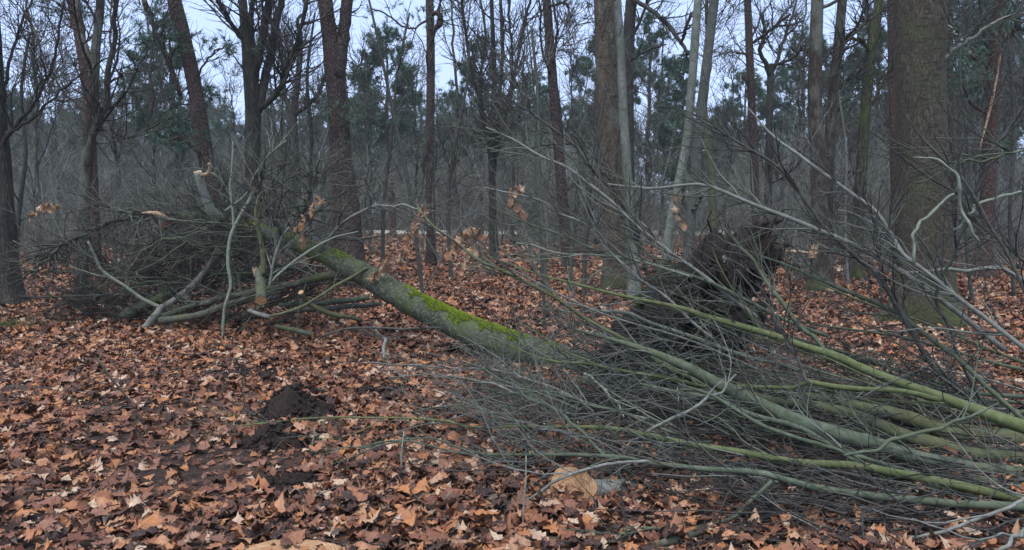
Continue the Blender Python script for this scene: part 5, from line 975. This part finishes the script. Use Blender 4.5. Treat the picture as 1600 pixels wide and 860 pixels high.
for a, b_, rx, ry, h in [(*P(464, 655, 5.65)[:2], .30, .28, .24), (*P(440, 706, 5.05)[:2], .26, .25, .10)]:
    q = ((x - a) / rx) ** 2 + ((d - b_) / ry) ** 2; lift += np.clip(1 - q, 0, 1) * h
pos = np.stack([x, d, gz(x, d) + lift], 1)
LB = leaf_batch(LV, pos, size, rl.random(n) * 6.28, np.abs(rl.normal(0, .21, n)), rl.random(n) * 6.28, 1.0, rl)
# the 300 leaves that show largest become objects of their own
pxs = 800 + FPX * x / d; pys = 430 + FPX * np.tan(np.arctan((CAMZ - pos[:, 2]) / d) - PITCH)
vis = (pxs > 15) & (pxs < 1585) & (pys < 850) & (pys > 400) & ~((pxs > 950) & (pys < 800))
score = np.where(vis, size / d + lift * .25, 0)
big = np.argsort(-score)[:300]; rest = np.setdiff1d(np.arange(n), big)
V = (LB[rest] + pos[rest][:, None]).reshape(-1, 3); F = (LT[None] + (np.arange(len(rest)) * len(LV))[:, None, None]).reshape(-1, 3)
parts = [(V, [F])]
for i in big:
    me = bpy.data.meshes.new('leaf'); fill_mesh(me, LB[i], [LT]); me.materials.append(M['leaf'])
    lo = bpy.data.objects.new('leaf', me); col.objects.link(lo); lo.parent = ground; lo.location = pos[i] + np.array([0, 0, .006])
x, d = scatter(16000, 2.7, 9.0, rl); n = len(x); pos = np.stack([x, d, gz(x, d) + rl.random(n) ** 2 * .03 + .008], 1)      # torn and crumpled ones between
LBs = leaf_batch(MV * np.array([.85, 1]), pos, np.clip(rl.lognormal(-2.75, .38, n), .025, .13), rl.random(n) * 6.28, np.abs(rl.normal(0, .4, n)), rl.random(n) * 6.28, 1.8, rl)
parts.append(((LBs + pos[:, None]).reshape(-1, 3), [(MT[None] + (np.arange(n) * len(MV))[:, None, None]).reshape(-1, 3)]))
n = 30000; d = np.sqrt(2.7 ** 2 + (8.0 ** 2 - 2.7 ** 2) * rl.random(n)); x = (rl.random(n) * 2 - 1) * (d * .70 + .8); hold = np.ones(n, bool)
for a, b_, rx, ry, pr in PATCH[:9]: hold &= ((x - a) / rx) ** 2 + ((d - b_) / ry) ** 2 > rl.random(n) * 1.2
x, d = x[hold], d[hold]; n = len(x); pos = np.stack([x, d, gz(x, d) + rl.random(n) ** 2 * .012 + .004], 1)                   # crumbs of rotted leaf
LBc = leaf_batch(FV, pos, rl.uniform(.025, .07, n), rl.random(n) * 6.28, np.abs(rl.normal(0, .35, n)), rl.random(n) * 6.28, 1.5, rl)
parts.append(((LBc + pos[:, None]).reshape(-1, 3), [(FT[None] + (np.arange(n) * 4)[:, None, None]).reshape(-1, 3)]))
x, d = scatter(42000, 9.0, 18.5, rl); n = len(x); pos = np.stack([x, d, gz(x, d) + rl.random(n) ** 2 * .04 + .012], 1)
LBm = leaf_batch(MV, pos, rl.uniform(.09, .17, n), rl.random(n) * 6.28, np.abs(rl.normal(0, .38, n)), rl.random(n) * 6.28, 1.0, rl)
parts.append(((LBm + pos[:, None]).reshape(-1, 3), [(MT[None] + (np.arange(n) * len(MV))[:, None, None]).reshape(-1, 3)]))
x, d = scatter(90000, 18.5, 43, rl); n = len(x); pos = np.stack([x, d, gz(x, d) + rl.random(n) * .04 + .015], 1)
LBf = leaf_batch(FV, pos, rl.uniform(.16, .3, n), rl.random(n) * 6.28, np.abs(rl.normal(0, .4, n)), rl.random(n) * 6.28, 1.0, rl)
parts.append(((LBf + pos[:, None]).reshape(-1, 3), [(FT[None] + (np.arange(n) * 4)[:, None, None]).reshape(-1, 3)]))
lit = obj_from('leaf_litter', *merge(parts), M['leaf'], kind='stuff', smooth=False); tag(lit, 'brown and orange fallen oak leaves covering the forest floor', 'leaf litter')

# litter of fine twigs
n = 700; d = np.sqrt(3 ** 2 + (12 ** 2 - 9) * R.random(n)); x = (R.random(n) * 2 - 1) * (d * .7 + .5); a = R.random(n) * 6.28; L_ = R.uniform(.08, .45, n)
p = np.stack([x, d, gz(x, d) + R.uniform(.02, .06, n)], 1); dv = np.stack([np.cos(a), np.sin(a), R.normal(0, .08, n)], 1); pts = [p]
for k in range(3): dv = nrm(dv + R.normal(0, .15, (n, 3)) * np.array([1, 1, .3])); pts.append(pts[-1] + dv * (L_ / 3)[:, None])
tl = obj_from('twig_litter', *tubes(np.stack(pts, 1), R.uniform(.0015, .0045, (n, 1)) * np.linspace(1, .5, 4)[None], 4), M['twig'], kind='stuff'); tag(tl, 'fine broken twigs strewn over the fallen leaves', 'twigs')

# dry leaf clusters still hanging on twigs
CL = [('pale dry leaves dangling left of the thick forked pine foot', 497, 315, 8.6, 4, 40), ('curled tan leaves resting on the mossy trunk top', 604, 408, 8.3, 6, 36), ('dry leaf cluster on the twig tip left of the grey pole foot', 662, 330, 6.6, 6, 36),
      ('largest dry leaf cluster over the open leaf floor', 738, 365, 6.5, 9, 62), ('lowest pale dry leaves under the largest cluster', 738, 392, 6.4, 4, 26), ('orange dry leaf cluster left of the slim reddish pine', 815, 300, 7.0, 6, 36), ('single orange leaf hanging before the S-bent beech', 1062, 310, 6.2, 2, 12),
      ('orange leaf row on thin twigs beside the left edge oak', 75, 325, 9.5, 7, 90), ('small tan leaf group just right of the mossy trunk', 640, 375, 7.8, 4, 22), ('small tan leaves tangled on the fallen crown', 472, 355, 8.7, 3, 20)]
for i, (lab, px, py, d, nl_, w) in enumerate(CL):
    c = P(px, py, d); o = thing('leaf_cluster', lab, 'leaf cluster', c, 'dry leaf clusters still on twigs')
    sp_ = w * .42 * d / FPX; nl_ = int(nl_ * 2.0) + 1
    tw_ = spline(np.array([[c[0] - sp_ * .9 - .35 * R.choice([-1, 1]), d + .25, max(.05, c[2] - .55), .005], [c[0] - sp_ * .9, d + .1, c[2] - .04, .004], [c[0], d, c[2] + .07, .002], [c[0] + sp_ * .6, d - .03, c[2] + .03, .0025]]), 20); tw_[1:-1, :3] += R.normal(0, .006, (18, 3))
    obj_from('twig', *tubes(tw_[:, :3], tw_[:, 3], 5), M['twig'], o)
    for j in range(nl_):
        f = (j + .5) / nl_; b0 = tw_[int(10 + f * 9), :3]
        Lf = leaf_batch(LV, np.zeros((1, 3)), np.array([R.uniform(.085, .145)]), np.zeros(1), np.zeros(1), np.zeros(1), 1.5, R)[0]
        Lf = np.stack([Lf[:, 0], Lf[:, 2], -(Lf[:, 1] + .5 * Lf[:, 1].max())], 1)         # hang tip down
        Lf[:, 2] -= Lf[:, 2].max(); a = R.random() * 6.28; ti = R.normal(0, .35)
        Lf = np.stack([Lf[:, 0] * cos(ti) - Lf[:, 2] * sin(ti), Lf[:, 1], Lf[:, 0] * sin(ti) + Lf[:, 2] * cos(ti)], 1)
        Lf = np.stack([Lf[:, 0] * cos(a) - Lf[:, 1] * sin(a), Lf[:, 0] * sin(a) + Lf[:, 1] * cos(a), Lf[:, 2]], 1)
        obj_from('leaf', Lf + b0, [LT], M['hangleaf'], o)
# a low green tuft at the left edge
c = P(18, 505, 10.2); n = 420; q = np.stack([c[0] + R.normal(0, .22, n), 10.2 + R.normal(0, .18, n), np.zeros(n)], 1); q[:, 2] = gz(q[:, 0], q[:, 1]); dv = nrm(np.stack([R.normal(0, .7, n), R.normal(0, .7, n), np.ones(n)], 1)); sv = nrm(np.cross(dv, R.normal(size=(n, 3)))) * .006
g = obj_from('grass_tuft', np.stack([q - sv, q + sv, q + dv * R.uniform(.06, .16, (n, 1))], 1).reshape(-1, 3), [np.arange(3 * n).reshape(-1, 3)], M['fern'], origin=np.array([c[0], 10.2, 0.0]), kind='stuff'); tag(g, 'low green grass tuft at the left edge below the oak', 'grass tuft')

# ------------------------------------------------------------------ air
m = bpy.data.materials.new('misty_air'); m.use_nodes = True; t = m.node_tree; t.nodes.clear()
out = t.nodes.new("ShaderNodeOutputMaterial"); pv = t.nodes.new("ShaderNodeVolumePrincipled")
pv.inputs["Color"].default_value = (.86, .95, .92, 1); pv.inputs["Density"].default_value = .0009
t.links.new(pv.outputs[0], out.inputs["Volume"])
V = np.array([[x, y, z] for z in (-1.5, 22) for y in (-12, 195) for x in (-118, 118)], float)
hz = obj_from('haze', V, [np.array([[0, 2, 3, 1], [4, 5, 7, 6], [0, 1, 5, 4], [2, 6, 7, 3], [0, 4, 6, 2], [1, 3, 7, 5]])], m, smooth=False, kind='stuff')
tag(hz, 'thin cool winter haze among the far trees', 'haze')
